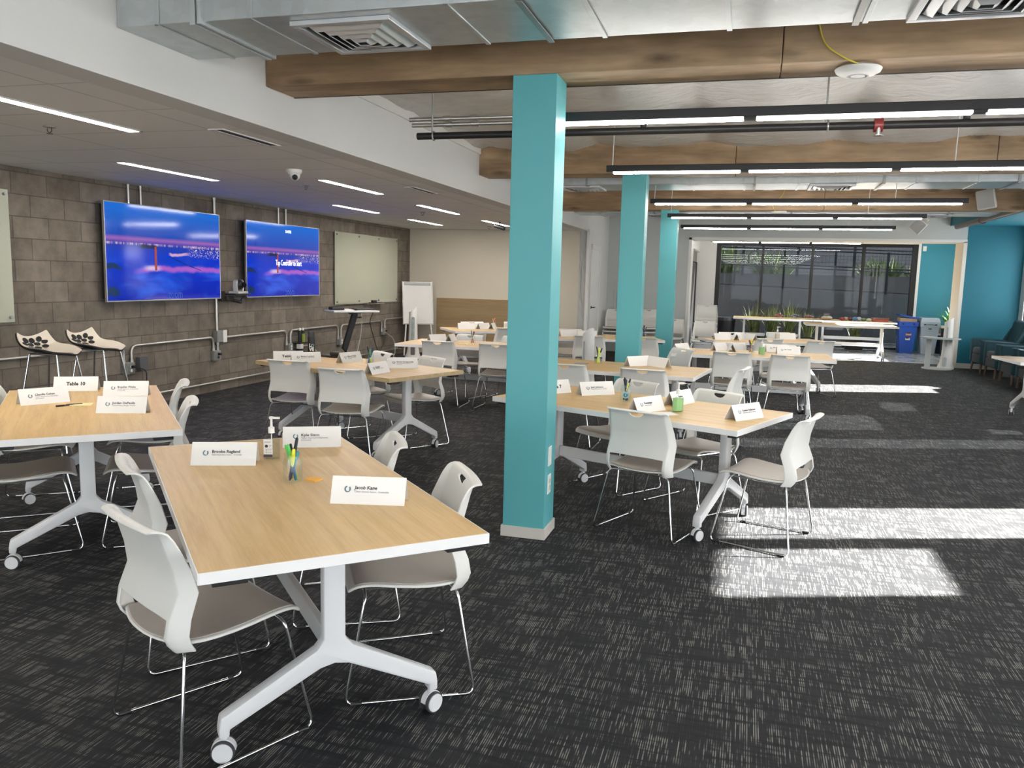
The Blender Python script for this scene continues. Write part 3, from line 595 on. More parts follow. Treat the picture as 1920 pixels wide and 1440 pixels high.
# ---------------------------------------------------------------- wall of concrete block: screens, boards, conduits
SKY = None
def screen_mat():
    m, t, b = newmat('screen_picture')
    tc = t.nodes.new('ShaderNodeTexCoord'); sp = t.nodes.new('ShaderNodeSeparateXYZ'); t.links.new(tc.outputs['Generated'], sp.inputs[0])
    X, Y = sp.outputs['Y'], sp.outputs['Z']
    def rng(v, a, b_, c=0.0, d=1.0, smooth=True):
        n = t.nodes.new('ShaderNodeMapRange'); n.interpolation_type = 'SMOOTHSTEP' if smooth else 'LINEAR'
        for i, q in enumerate((a, b_, c, d)): n.inputs[i+1].default_value = q
        t.links.new(v, n.inputs[0]); return n.outputs[0]
    def nz(sc, det=4, dist=0.0, off=0.0):
        mp = t.nodes.new('ShaderNodeMapping'); mp.inputs['Scale'].default_value = sc; mp.inputs['Location'].default_value = (off, off, off)
        t.links.new(tc.outputs['Generated'], mp.inputs[0]); n = t.nodes.new('ShaderNodeTexNoise'); n.inputs['Scale'].default_value = 1; n.inputs['Detail'].default_value = det; n.inputs['Distortion'].default_value = dist
        t.links.new(mp.outputs[0], n.inputs['Vector']); return n.outputs['Fac']
    def mixc(f, a, c, mode='MIX'):
        n = t.nodes.new('ShaderNodeMix'); n.data_type = 'RGBA'; n.blend_type = mode
        if isinstance(f, (int, float)): n.inputs[0].default_value = f
        else: t.links.new(f, n.inputs[0])
        for i, q in ((6, a), (7, c)):
            if isinstance(q, tuple): n.inputs[i].default_value = (*q, 1)
            else: t.links.new(q, n.inputs[i])
        return n.outputs[2]
    r = ramp(t, [(0.0, (.000, .012, .40)), (.30, (.000, .025, .55)), (.48, (.000, .035, .58)), (.585, (.012, .035, .40)), (.615, (.10, .05, .42)), (.645, (.34, .12, .44)), (.68, (.012, .06, .46)), (1.0, (.000, .15, .68))])
    t.links.new(Y, r.inputs[0]); c = r.outputs[0]
    fog = math_n(t, 'MULTIPLY', rng(nz((1, 3.0, 5.0), 5, .8), .42, .75), rng(Y, .50, .30)); c = mixc(math_n(t, 'MULTIPLY', fog, .85), c, (.03, .13, .85))
    # pink fog bank
    wob = math_n(t, 'ADD', Y, math_n(t, 'MULTIPLY', math_n(t, 'SUBTRACT', nz((1, 5, 1), 3), .5), .16))
    band = math_n(t, 'MULTIPLY', rng(wob, .285, .325), rng(wob, .375, .34)); band = math_n(t, 'MULTIPLY', band, rng(X, .18, .34))
    c = mixc(math_n(t, 'MULTIPLY', band, .8), c, (.50, .12, .55))
    glow = math_n(t, 'MULTIPLY', math_n(t, 'MULTIPLY', rng(Y, .30, .34), rng(Y, .385, .345)), math_n(t, 'MULTIPLY', rng(X, .27, .35), rng(X, .46, .38)))
    c = mixc(math_n(t, 'MULTIPLY', glow, .8), c, (.75, .62, .80))
    # city lights
    lights = math_n(t, 'MULTIPLY', rng(nz((1, 170, 110), 0), .62, .70), math_n(t, 'MULTIPLY', rng(Y, .455, .49), rng(Y, .62, .59)))
    lights = math_n(t, 'MULTIPLY', lights, math_n(t, 'MULTIPLY', rng(X, .66, .74), rng(math_n(t, 'SUBTRACT', Y, math_n(t, 'MULTIPLY', math_n(t, 'SUBTRACT', 1.0, X), .10)), .445, .465)))
    c = mixc(lights, c, (.85, .70, .62))
    hor = math_n(t, 'MULTIPLY', math_n(t, 'MULTIPLY', rng(Y, .575, .59), rng(Y, .61, .60)), rng(nz((1, 60, 1), 2), .40, .65)); c = mixc(math_n(t, 'MULTIPLY', hor, .75), c, (.80, .55, .62))
    isl = math_n(t, 'MULTIPLY', math_n(t, 'MULTIPLY', rng(X, .24, .29), rng(X, .42, .38)), math_n(t, 'MULTIPLY', rng(Y, .545, .56), rng(math_n(t, 'ADD', Y, math_n(t, 'MULTIPLY', nz((1, 14, 1), 2), .03)), .615, .60))); c = mixc(isl, c, (.006, .012, .07))
    shore = math_n(t, 'MULTIPLY', math_n(t, 'MULTIPLY', rng(X, .50, .53), rng(X, .72, .64)), math_n(t, 'MULTIPLY', rng(wob, .475, .49), rng(wob, .52, .505))); c = mixc(math_n(t, 'MULTIPLY', shore, .8), c, (.80, .45, .55))
    for (cx, cyy, rx_, ry_) in ((.02, .34, .12, .035), (.045, .08, .06, .06)):
        e1 = math_n(t, 'POWER', math_n(t, 'DIVIDE', math_n(t, 'SUBTRACT', X, cx), rx_), 2.0); e2 = math_n(t, 'POWER', math_n(t, 'DIVIDE', math_n(t, 'SUBTRACT', wob, cyy), ry_), 2.0)
        c = mixc(rng(math_n(t, 'ADD', e1, e2), 1.0, .4), c, (.008, .03, .11))
    b.inputs['Base Color'].default_value = (.005, .005, .006, 1); b.inputs['Roughness'].default_value = 0.07
    t.links.new(c, b.inputs['Emission Color']); b.inputs['Emission Strength'].default_value = 0.62
    return m
SCR = screen_mat()
def screen(y0, y1, z0, z1, label, start):
    t = thing('wall_screen', label, 'screen', (WX+.11, (y0+y1)/2, z0), rad(90), 'wall screens'); hw = (y1-y0)/2; h = z1-z0
    SILV = pm('silver_bezel', (.50, .50, .50), .3, .9)
    obj('housing', MB().box((0, .03, h/2), (2*hw-.06, .06, h-.06)), BLACKP, t, bevel=.008)
    obj('bezel', MB().b2(-hw, -hw+.010, -.025, .005, 0, h).b2(hw-.010, hw, -.025, .005, 0, h).b2(-hw, hw, -.025, .005, 0, .014).b2(-hw, hw, -.025, .005, h-.010, h), SILV, t, bevel=.002)
    # panel mesh is turned so that its own Y axis runs along the wall
    p = obj('display', MB().add([(0, -hw+.009, .012), (0, hw-.009, .012), (0, hw-.009, h-.009), (0, -hw+.009, h-.009)], [(3, 2, 1, 0)]), SCR, t, loc=(0, -.020, 0), rz=rad(-90))
    p.data.materials[0] = SCR
    red = emis('tower_red', (.40, .03, .015), .3, (.2, .03, .02)); wht = emis('screen_text', (.85, .88, .95), .9); dk = emis('screen_cable', (.0, .01, .13), .5, (.0, .0, .01)); pale = emis('screen_faint_text', (.03, .13, .75), .22, (.02, .05, .2))
    X = lambda u: -hw+u*2*hw
    tw = obj('picture_tower', MB().box((X(.392), -.0222, h*.45), (.036, .0006, h*.25)), red, p); tw.matrix_parent_inverse = Matrix.Rotation(rad(90), 4, 'Z')@Matrix.Translation((0, 0, 0)); tw.location = (0, .020, 0)
    cb = obj('picture_cable', MB().tube([(X(.53), -.0222, h*.47), (X(.66), -.0222, h*.395), (X(.80), -.0222, h*.335)], .004, 4), dk, p); cb.matrix_parent_inverse = tw.matrix_parent_inverse; cb.location = (0, .020, 0)
    z = text_mesh('zoom', .14, .001, 'CENTER', width=.25); z.xf(Matrix.Translation((X(.555), -.0225, h*.065)))
    o = obj('screen_lettering', z, pale, p); o.matrix_parent_inverse = tw.matrix_parent_inverse; o.location = (0, .020, 0)
    if start:
        z = text_mesh('Tap Controller to Start', .11, .0006, 'CENTER', width=.70); z.xf(Matrix.Translation((X(.545), -.0235, h*.465)))
        z2 = text_mesh('3:14 PM', .06, .001, 'CENTER', width=.15); z2.xf(Matrix.Translation((X(.54), -.0235, h*.90))); o = obj('screen_clock', z2, wht, p); o.matrix_parent_inverse = tw.matrix_parent_inverse; o.location = (0, .020, 0)
        o = obj('screen_lettering', z, wht, p); o.matrix_parent_inverse = tw.matrix_parent_inverse; o.location = (0, .020, 0)
screen(7.08, 9.02, 1.21, 2.268, 'large wall screen nearer the camera showing blue fog and a red tower', False)
screen(9.585, 11.527, 1.212, 2.252, 'second wall screen, with words across its blue picture', True)
def board(y0, y1, z0, z1, label, eraser):
    t = thing('glass_whiteboard', label, 'whiteboard', (WX+.03, (y0+y1)/2, z0), rad(90), 'glass whiteboards'); hw = (y1-y0)/2; h = z1-z0
    obj('glass_panel', MB().box((0, 0, h/2), (2*hw, .012, h)), GLASSB, t, bevel=.002)
    for u in (-1, -.33, .33, 1):
        for z in (.045, h-.045): obj('standoff', MB().cyl((u*(hw-.05), -.004, z), .014, .06, 14, 'y'), GREYM, t)
    if eraser:
        obj('tray', MB().box((.18, -.035, -.012), (.75, .07, .012)), GREYM, t)
        e = obj('board_eraser', MB().box((.15, 0, .028), (.15, .05, .055)), BLACKP, None, bevel=.008, loc=(WX+.03+.035, (y0+y1)/2+0, z0-.006), rz=rad(90)); tag(e, 'black eraser on the tray of the glass board beside the easel', 'eraser')
        for k, (u, cc) in enumerate(((.02, 'black'), (.33, 'blue'), (.42, 'red'))):
            mk = obj('marker', MB().cyl((0, 0, 0), .009, .12, 10, 'x'), pm('marker_'+cc, {'black': (.03, .03, .03), 'blue': (.05, .1, .3), 'red': (.3, .05, .05)}[cc], .4), None, loc=(WX+.065, (y0+y1)/2+u, z0+.003), rz=rad(90), smooth=40); tag(mk, '%s marker on the tray under the glass whiteboard' % cc, 'marker')
board(3.6, 6.03, 1.048, 2.263, 'glass whiteboard cut off at the left edge of the picture', False)
board(12.22, 14.72, 1.045, 2.253, 'glass whiteboard between the second screen and the flip chart easel', True)
def conduit(label, pts, r=.014, name='wall_conduit', mat=None):
    o = Vector(pts[0]); t = thing(name, label, 'conduit', pts[0], 0, 'conduits on the block wall')
    obj('pipe_run', MB().tube(fillet([Vector(p)-o for p in pts], .14, 7), r, 10), mat or CONDUIT, t, smooth=60)
    for p in (pts[0], pts[-1]): obj('connector', MB().cyl(Vector(p)-o, r*1.4, .05, 12), CONDUIT, t, smooth=40) if abs(p[2]-pts[1][2]) > .05 or True else None
    return t
cxw = WX+.03
conduit('steel conduit from the left edge to the first wall box behind the bar stools', [(cxw, 3.0, .708), (cxw, 7.40, .708), (cxw, 7.40, .53)])
conduit('steel conduit arching between the wall boxes right of the bar stools', [(cxw, 7.52, .53), (cxw, 7.52, .712), (cxw, 8.98, .712), (cxw, 8.98, .55)])
conduit('steel conduit arching under the second wall screen', [(cxw, 9.12, .70), (cxw, 10.72, .70), (cxw, 10.72, .51)])
conduit('short steel conduit drop below the white switch plate', [(cxw, 9.07, .64), (cxw, 9.07, .60), (cxw, 9.07, .55)])
conduit('steel conduit arching above the black bottle with white letters', [(cxw, 10.83, .51), (cxw, 10.83, .70), (cxw, 12.32, .70), (cxw, 12.32, .49)])
conduit('steel conduit arching behind the standing desk', [(cxw, 12.42, .49), (cxw, 12.42, .70), (cxw, 14.02, .70), (cxw, 14.02, .52)])
conduit('steel conduit running into the corner behind the flip chart', [(cxw, 14.16, .58), (cxw, 14.16, .72), (cxw, 15.38, .72)])
conduit('vertical steel conduit between the two wall screens', [(cxw, 9.06, ZC), (cxw, 9.06, 1.6), (cxw, 9.06, .76)], .017)
for y, lab in ((7.56, 'left one of two thin conduits above the first screen'), (7.75, 'right one of two thin conduits above the first screen'), (10.54, 'left one of two thin conduits above the second screen'), (10.74, 'right one of two thin conduits above the second screen')):
    conduit(lab, [(cxw, y, ZC), (cxw, y, 2.35), (cxw, y, 2.2)], .012)
conduit('long low conduit just above the floor along the block wall', [(cxw, 7.0, .125), (cxw, 9.0, .125), (cxw, 14.9, .125)], .013)
def wall_box(y, z, label, dark=False, plug=False, s=.115):
    t = thing('electrical_box', label, 'outlet box', (WX+.035, y, z), rad(90), 'steel boxes on the block wall')
    obj('box_body', MB().box((0, 0, 0), (s, .07, s)), GREYM, t, bevel=.006)
    obj('cover', MB().box((0, -.037, 0), (s-.02, .006, s-.01)), GREYM, t, bevel=.003)
    obj('receptacle', MB().cyl((0, -.042, .022), .017, .006, 14, 'y').cyl((0, -.042, -.022), .017, .006, 14, 'y'), TRIMW if not dark else BLACKP, t)
    if plug: obj('plug', MB().box((.01, -.06, .02), (.035, .04, .03)), BLACKP, t, bevel=.006)
    return t
WB1 = wall_box(7.46, .465, 'steel outlet box right of the bar stools with a black plug', False, True, .13); wall_box(9.02, .475, 'steel outlet box low between the two screens with a black plug', True, True, .13)
wall_box(10.78, .445, 'steel outlet box behind the black bottle'); wall_box(12.37, .425, 'steel outlet box left of the standing desk'); WB2 = wall_box(14.08, .49, 'steel outlet box right of the standing desk with dangling cords', False, True)
g = obj('junction_box', MB().box((0, 0, 0), (.13, .06, .15)), pm('slate_box', (.10, .105, .115), .6), None, bevel=.004, loc=(WX+.035, 7.68, .50), rz=rad(90)); tag(g, 'dark grey square box beside the plug right of the bar stools', 'box')
t = thing('switch_plate', 'white switch plate on a steel box under the tracking camera', 'switch', (WX+.05, 9.13, .72), rad(90)); obj('box_body', MB().box((-.05, .01, 0), (.14, .08, .15)), GREYM, t, bevel=.006); obj('plate', MB().box((.02, -.035, 0), (.085, .01, .16)), TRIMW, t, bevel=.003)
# black cords
def cord(owner, label, pts, r, mat, name='power_cord'):
    inv = (Matrix.Translation(owner.location)@owner.rotation_euler.to_matrix().to_4x4()).inverted()
    c = obj(name, MB().tube(fillet(pts, .2, 6), r, 7).xf(inv), mat, owner, smooth=60); c['label'] = label; return c
# tracking camera on a shelf between the screens
t = thing('conference_camera', 'black and silver tracking camera on a small shelf between the screens', 'camera', (WX+.20, 9.30, 1.275), rad(90))
obj('camera_base', MB().box((0, 0, .015), (.22, .15, .03)), pm('silver_plastic', (.55, .55, .54), .35), t, bevel=.01)
obj('yoke', MB().prism([(-.075, .03), (-.085, .08), (-.08, .16), (-.05, .185), (-.05, .03)], -.03, .03, 'xz').prism([(.075, .03), (.085, .08), (.08, .16), (.05, .185), (.05, .03)], -.03, .03, 'xz'), pm('silver_plastic', (.55, .55, .54), .35), t, bevel=.008)
hd = obj('camera_head', MB().sphere((0, -.01, .115), .068, 18, 12), BLACKP, t, smooth=60); obj('lens', MB().cyl((0, -.08, .115), .034, .03, 18, 'y'), pm('lens_glass', (.01, .01, .02), .05), hd, smooth=40)
t = thing('camera_shelf', 'black bracket shelf clamped to the conduit under the tracking camera', 'shelf', (WX+.17, 9.26, 1.262), rad(90))
obj('shelf_plate', MB().box((.04, 0, 0), (.34, .20, .02)), BLACKP, t, bevel=.003); obj('arm', MB().box((-.06, .08, -.05), (.16, .12, .06)).box((-.16, .10, -.02), (.07, .09, .13)), BLACKP, t, bevel=.008); obj('cable_bundle', MB().tube([(-.02, .05, -.07), (.10, -.02, -.10), (.2, .02, -.06)], .02, 8), BLACKP, t, smooth=60)
# spray cans and phone charger by the wall outlet
for k, (y, cc, lab) in enumerate(((10.98, (.02, .02, .03), 'dark spray can on the ledge of the outlet behind the bottle'), (11.07, (.30, .42, .05), 'green labelled spray can beside the dark spray can'))):
    t = thing('spray_can', lab, 'can', (WX+.10, y, .51)); obj('can_body', [(MB().lathe([(.028, 0), (.03, .01), (.03, .13)], n=18), pm('can%d' % k, cc, .35)), (MB().lathe([(.03, .13), (.028, .17), (.02, .18)], n=18), BLACKP)], None, t, smooth=40); obj('cap', MB().lathe([(.014, .178), (.014, .215), (.01, .22)], n=14), TRIMW, t, smooth=40)
t = thing('outlet_shelf', 'small black shelf holding the two spray cans', 'shelf', (WX+.09, 11.02, .50)); obj('plate', MB().box((0, 0, 0), (.14, .24, .016)), BLACKP, t)
t = thing('charger', 'white cube charger with a thin cable behind the bottle', 'charger', (WX+.12, 10.95, .455)); obj('cube', MB().box((0, 0, 0), (.07, .085, .075)), TRIMW, t, bevel=.006); obj('cable', MB().tube(fillet([(0, .04, 0), (.05, .2, .01), (.12, .35, -.12), (.15, .4, -.4)], .1, 5), .004, 6), TRIMW, t, smooth=60)
t = thing('power_adapter', 'black adapter below the white cube charger', 'adapter', (WX+.10, 10.95, .36)); obj('brick', MB().box((0, 0, 0), (.07, .10, .11)), BLACKP, t, bevel=.006)
# wood panel on the beige back wall, door and handles
p = obj('wall_panel', MB().b2(-6.01, -4.15, YB-.03, YB, 0, 1.125), PANELWOOD, bevel=.002); tag(p, 'low oak coloured wood panel on the beige back wall', 'wall panel')
d = struct('door_2', MB().b2(XS, XS+.03, 15.75, 16.6, .01, 2.15), TRIMW, bevel=.003); obj('door_frame', MB().b2(XS, XS+.045, 15.66, 15.75, 0, 2.24).b2(XS, XS+.045, 16.6, 16.69, 0, 2.24).b2(XS, XS+.045, 15.66, 16.69, 2.15, 2.24), TRIMW, d, bevel=.003)
obj('door_lever', MB().cyl((XS+.035, 15.84, 1.02), .028, .012, 16, 'x').tube([(XS+.03, 15.84, 1.02), (XS+.09, 15.84, 1.02), (XS+.09, 15.96, 1.02)], .011, 8), BLACKP, d, smooth=40)
struct('trim_5', MB().b2(XS-.002, XS+.05, YB-.03, YB+.09, 0, 2.5), TRIMW)
t = thing('wall_rail', 'narrow vertical grey rail on the white wall left of the middle column', 'rail', (-2.72, YF-.02, .95)); obj('rail', MB().box((-.06, 0, .28), (.05, .03, .62)), pm('pale_grey', (.55, .56, .55), .5), t, bevel=.004); obj('slot_strip', MB().box((.03, 0, .26), (.02, .03, .46)).box((.03, -.01, .26), (.035, .03, .14)), GREYM, t)

# ---------------------------------------------------------------- tables
def leg_mesh():
    """inverted Y end frame in the YZ plane"""
    w2 = .037
    poly = [(-w2, .70), (w2, .70), (w2, .355), (.062, .325), (.355, .165), (.372, .155), (.378, .118), (.378, .088), (.345, .088), (.345, .112), (.05, .258), (.0, .268), (-.05, .258), (-.345, .112), (-.345, .088), (-.378, .088), (-.378, .118), (-.372, .155), (-.355, .165), (-.062, .325), (-w2, .355)]
    return mesh_of([(MB().prism(poly, -.026, .026, 'yz'), WMETAL)], .007, 40)
def caster_mesh():
    tyre = pm('grey_tyre', (.05, .05, .055), .6); mb = MB().cyl((0, 0, .075), .012, .03, 10); a = MB(); b = MB()
    for s in (-1, 1): a.cyl((s*.018, 0, .0375), .0375, .012, 26, 'x'); b.cyl((s*.0225, 0, .0375), .0325, .010, 26, 'x')
    hood = MB().prism([(.0, .042)]+[(.039*math.cos(k*PI/10), .040+.039*math.sin(k*PI/10)) for k in range(0, 11)], -.011, .011, 'yz')
    return mesh_of([(a, tyre), (b, WMETAL), (mb, WMETAL), (hood, WMETAL)], 0, 40)
LEGM = leg_mesh(); CASM = caster_mesh()
TOPM = mesh_of([(MB().box((0, 0, .7185), (1.823, .908, .033)), OAK)], .001); EDGEM = None
def edge_mesh(mat):
    e = MB(); z0, z1 = .700, .7348; L, Wd = .9145, .457
    e.b2(-L, L, -Wd, -Wd+.005, z0, z1).b2(-L, L, Wd-.005, Wd, z0, z1).b2(-L, -L+.005, -Wd+.005, Wd-.005, z0, z1).b2(L-.005, L, -Wd+.005, Wd-.005, z0, z1)
    return mesh_of([(e, mat)], .0012)
EDGEW = edge_mesh(WEDGE); EDGEO = edge_mesh(OAKEDGE)
def make_table(name, label, oak=False):
    t = thing(name, label, 'table', (0, 0, 0), 0, 'training tables on casters')
    obj('table_top', TOPM, None, t); obj('edge_band', EDGEO if oak else EDGEW, None, t)
    for s in (-1, 1):
        l = obj('leg', LEGM, None, t, loc=(s*.655, 0, 0))
        for sy in (-1, 1): obj('caster', CASM, None, l, loc=(0, sy*.361, 0), rz=rad(20*s*sy))
        for sy in (-1, 1): obj('release_lever', MB().box((s*.865, sy*.365, .689), (.055, .10, .020)), BLACKP, t, bevel=.003)
    obj('stretcher', MB().box((0, 0, .315), (1.27, .03, .075)), WMETAL, t, bevel=.006)
    obj('under_rail', MB().box((0, .13, .685), (1.25, .03, .03)).box((0, -.13, .685), (1.25, .03, .03)).box((-.655, 0, .693), (.06, .55, .014)).box((.655, 0, .693), (.06, .55, .014)), WMETAL, t, bevel=.003)
    return t
TABLES = {
 'T1': (-1.741, 2.835, 133.96, 'foreground oak top table with white edges, left of the big column'),
 'T2': (-3.806, 3.947, 133.6, 'oak top table at the left edge carrying the Table 10 card'),
 'T3': (-3.437, 6.786, -21.8, 'oak edged table with the black bottle lettered in white'),
 'T4': (-.684, 5.542, -22.2, 'oak top table right behind the big column with a green gel bottle'),
 'T5': (-1.262, 7.865, -7.7, 'oak top table in front of the middle column with a lime pen jar'),
 'T6': (.077, 10.139, 1.7, 'oak top table with pink pens and green gel, right of the columns'),
 'T7': (.329, 12.632, 25.9, 'oak top table with a clear pump bottle, behind the green gel one'),
 'T9': (-3.22, 9.63, 1.0, 'oak top table left of the big column before the white flip chart'),
 'T10': (-3.785, 12.586, 36, 'oak top table in front of the wood panelled back wall'),
 'T11': (-2.101, 11.786, 19.7, 'oak top table between the columns near the white corridor'),
 'T12': (3.98, 11.22, 4.4, 'empty oak top table cut off at the right edge'),
 'T8a': (2.15, 18.87, 0, 'sunlit table with white legs at the edge of the carpet by the alcove'),
 'T8b': (.61, 21.0, 0, 'left one of two snack tables under the dark windows'),
 'T8c': (2.45, 21.0, 0, 'right one of two snack tables under the dark windows'),
}
proto = None; protoO = None
for k, (x, y, a, lab) in TABLES.items():
    if k == 'T3':
        tt = make_table('training_table', lab, True); tt.location = (x, y, 0); tt.rotation_euler = (0, 0, rad(a))
    elif proto is None:
        proto = make_table('training_table', lab); proto.location = (x, y, 0); proto.rotation_euler = (0, 0, rad(a))
    else: dup(proto, (x, y, 0), rad(a), lab)

# ---------------------------------------------------------------- chairs
def chair_parts():
    # backrest shell (front is +Y)
    prof = [(-.200, .400, .222), (-.222, .428, .226), (-.232, .455, .228), (-.222, .510, .229), (-.190, .590, .229), (-.201, .665, .221), (-.222, .735, .212), (-.229, .760, .209), (-.238, .785, .206), (-.245, .793, .204), (-.256, .797, .200), (-.270, .7965, .193), (-.281, .792, .180)]
    half = [(1.0, 1.0), (.93, .42), (.885, .03), (.865, 0), (.80, 0), (.52, 0), (.30, 0), (.235, 0), (.16, 0), (.06, 0)]
    cols = [(-u, f) for u, f in half]+[(u, f) for u, f in reversed(half)]; vs = []; fs = []
    FO = (.046, .052, .054, .052, .046, .038, .028, .022, .013, .007, .002, .0, .0)
    for j, (y, z, hw) in enumerate(prof):
        for u, f in cols: vs.append((u*hw, y-.012*(1-u*u)+f*FO[j], z))
    n = len(cols)
    for j in range(len(prof)-1):
        for i in range(n-1):
            if j <= 2 and 4 <= i < n-5: continue
            if j == 7 and 7 <= i < n-8: continue
            a = j*n+i; fs.append((a, a+1, a+n+1, a+n))
    for i in range(7, n-7): v = vs[7*n+i]; u = v[0]/.209/.235; vs[7*n+i] = (v[0], v[1], .7845-.0285*math.sqrt(max(0, 1-min(1, abs(u)/1.03)**2)))
    for i, dz in ((4, -.003), (n-5, -.003)): v = vs[3*n+i]; vs[3*n+i] = (v[0], v[1], v[2]+dz)
    back = evaluated([(MB().add(vs, fs), PLAST)], [('SOLIDIFY', dict(thickness=.008, offset=0)), ('BEVEL', dict(width=.0028, segments=3, limit_method='ANGLE', angle_limit=rad(50)))])
    back.set_sharp_from_angle(angle=rad(50))
    sp = [(-.212, .424, .200), (-.165, .414, .214), (-.08, .410, .222), (.03, .420, .226), (.12, .434, .226), (.175, .435, .224), (.208, .425, .218), (.226, .405, .205)]
    us2 = [-1, -.92, -.6, -.25, .25, .6, .92, 1]; vs = []; fs = []; vp = []
    for j, (y, z, hw) in enumerate(sp):
        for i, u in enumerate(us2):
            yy = y-(.040*(1-u*u) if j == 0 else .02*(1-u*u) if j == 1 else 0)
            vs.append((u*hw, yy, z+.010*u*u)); vp.append((u*hw*.94, yy*(.97 if y > 0 else .985), z+.010*u*u+.0075))
    n = len(us2)
    for j in range(len(sp)-1):
        for i in range(n-1): a = j*n+i; fs.append((a, a+1, a+n+1, a+n))
    seat = evaluated([(MB().add(vs, fs), PLAST)], [('SOLIDIFY', dict(thickness=.013, offset=0)), ('SUBSURF', dict(levels=1, render_levels=1))])
    pf = [f for f in fs if f[0] < (len(sp)-2)*n]
    pad = evaluated([(MB().add(vp, pf), SEATP)], [('SOLIDIFY', dict(thickness=.004, offset=0)), ('SUBSURF', dict(levels=1, render_levels=1))])
    def side(s): return [(s*.14, -.165, .395), (s*.205, -.185, .393), (s*.276, -.243, .0075), (s*.251, .243, .0075), (s*.205, .160, .400), (s*.14, .160, .402)]
    loop = side(-1)+list(reversed(side(1)))
    fr = mesh_of([(MB().tube(fillet(loop, .035, 4, True), .0058, 8, closed=True).tube([(-.14, -.165, .395), (-.14, .16, .402)], .005, 6).tube([(.14, -.165, .395), (.14, .16, .402)], .005, 6), CHROME)], 0, 60)
    gl = [mesh_of([(MB().tube([(s*(.273 if y < 0 else .2535), y-.02, .0075), (s*(.271 if y < 0 else .2555), y+.02, .0075)], .0074, 8), BLACKP)], 0, 40) for s in (-1, 1) for y in (-.20, .20)]
    return back, seat, pad, fr, gl
BK, ST, PD, FR_, GL = chair_parts()
def make_chair(label):
    t = thing('stacking_chair', label, 'chair', (0, 0, 0), 0, 'white stacking chairs')
    obj('backrest', BK, None, t); s = obj('seat', ST, None, t); p = obj('seat_pad', PD, None, s); p['label'] = 'warm grey seat pad'
    f = obj('sled_base', FR_, None, t)
    for g in GL: obj('glide', g, None, f)
    return t
CH = [
 (-1.711, 2.285, 62, 'white chair nearest the camera, at the left side of the foreground table'),
 (-2.20, 2.85, 48, 'white chair at the foreground table, behind the nearest chair'),
 (-1.262, 2.875, 212, 'white chair at near right corner of the foreground table'),
 (-1.789, 3.391, 211, 'white chair at far right side of the foreground table'),
 (-3.381, 3.961, 218, 'white chair on the right side of the Table 10 table, nearer one'),
 (-3.942, 4.607, 217, 'white chair on the right side of the Table 10 table, farther one'),
 (-3.852, 3.579, 46, 'white chair on the left side of the Table 10 table, nearer one'),
 (-4.434, 4.179, 39, 'white chair on the left side of the Table 10 table, farther one'),
 (-3.90, 6.60, 90, 'white chair seen from behind at left end of the black bottle table'),
 (-3.20, 6.235, 93, 'white chair seen from behind at near side of the black bottle table'),
 (-3.632, 7.241, 230, 'white chair facing us behind the pen jar on the black bottle table'),
 (-2.986, 7.025, 236, 'white chair facing us at right end of the black bottle table'),
 (-.519, 5.116, 69, 'white chair seen from behind just right of the big column'),
 (.172, 5.162, 162, 'white chair in profile standing in the sun patch'),
 (-.298, 5.777, 233, 'white chair facing us behind the green gel bottle by the big column'),
 (-.915, 6.111, 237, 'white chair facing us behind the dark pen jar right of the big column'),
 (-1.57, 7.53, 86, 'white chair seen from behind, half hidden by the big column'),
 (-.827, 7.45, 83, 'white chair seen from behind in front of the middle column table'),
 (-.236, 7.80, 169, 'white chair in profile at right end of the middle column table'),
 (-.862, 9.43, 220, 'white chair facing us on the far side of the middle column table'),
 (-.115, 9.70, 86, 'white chair seen from behind at left of the pink pens'),
 (.495, 9.66, 90, 'white chair seen from behind right of the green gel on the sixth table'),
 (-.195, 10.72, 270, 'white chair facing us behind the pink pens and paper cards'),
 (.43, 10.70, 270, 'white chair facing us behind the green gel and name cards'),
 (.24, 12.26, 116, 'white chair back showing between the green gel and the clear pump bottle'),
 (.93, 12.25, 114, 'white chair turned aside behind the right end of the pink pen table'),
 (-.134, 12.98, 288, 'white chair facing us at left on the far side of the pump bottle table'),
 (.581, 13.45, 290, 'white chair facing us at right on the far side of the pump bottle table'),
 (-3.529, 9.30, 90, 'white chair seen from behind left of the big column before the purifier tower'),
 (-2.80, 9.28, 92, 'white chair seen from behind touching the left edge of the big column'),
 (-3.585, 10.03, 256, 'white chair facing us behind the orange pens, left of the big column'),
 (-2.95, 10.06, 256, 'white chair facing us mostly hidden behind the big column'),
 (-3.62, 12.18, 126, 'white chair seen from behind in front of the wood panel, by the column edge'),
 (-4.36, 12.98, 306, 'white chair facing us in front of the wood panel behind paper cards'),
 (-3.75, 13.45, 300, 'white chair facing us in front of the wood panel touching the column edge'),
 (-2.104, 11.30, 100, 'white chair seen from behind left of the middle column, beside a white tower'),
 (-1.36, 11.46, 90, 'white chair seen from behind between the middle and rear columns'),
 (-2.565, 12.10, 285, 'white chair facing us far behind, just right of the big column'),
]
c0 = None
for x, y, a, lab in CH:
    if c0 is None: c0 = make_chair(lab); c0.location = (x, y, 0); c0.rotation_euler = (0, 0, rad(a-90))
    else: dup(c0, (x, y, 0), rad(a-90), lab)
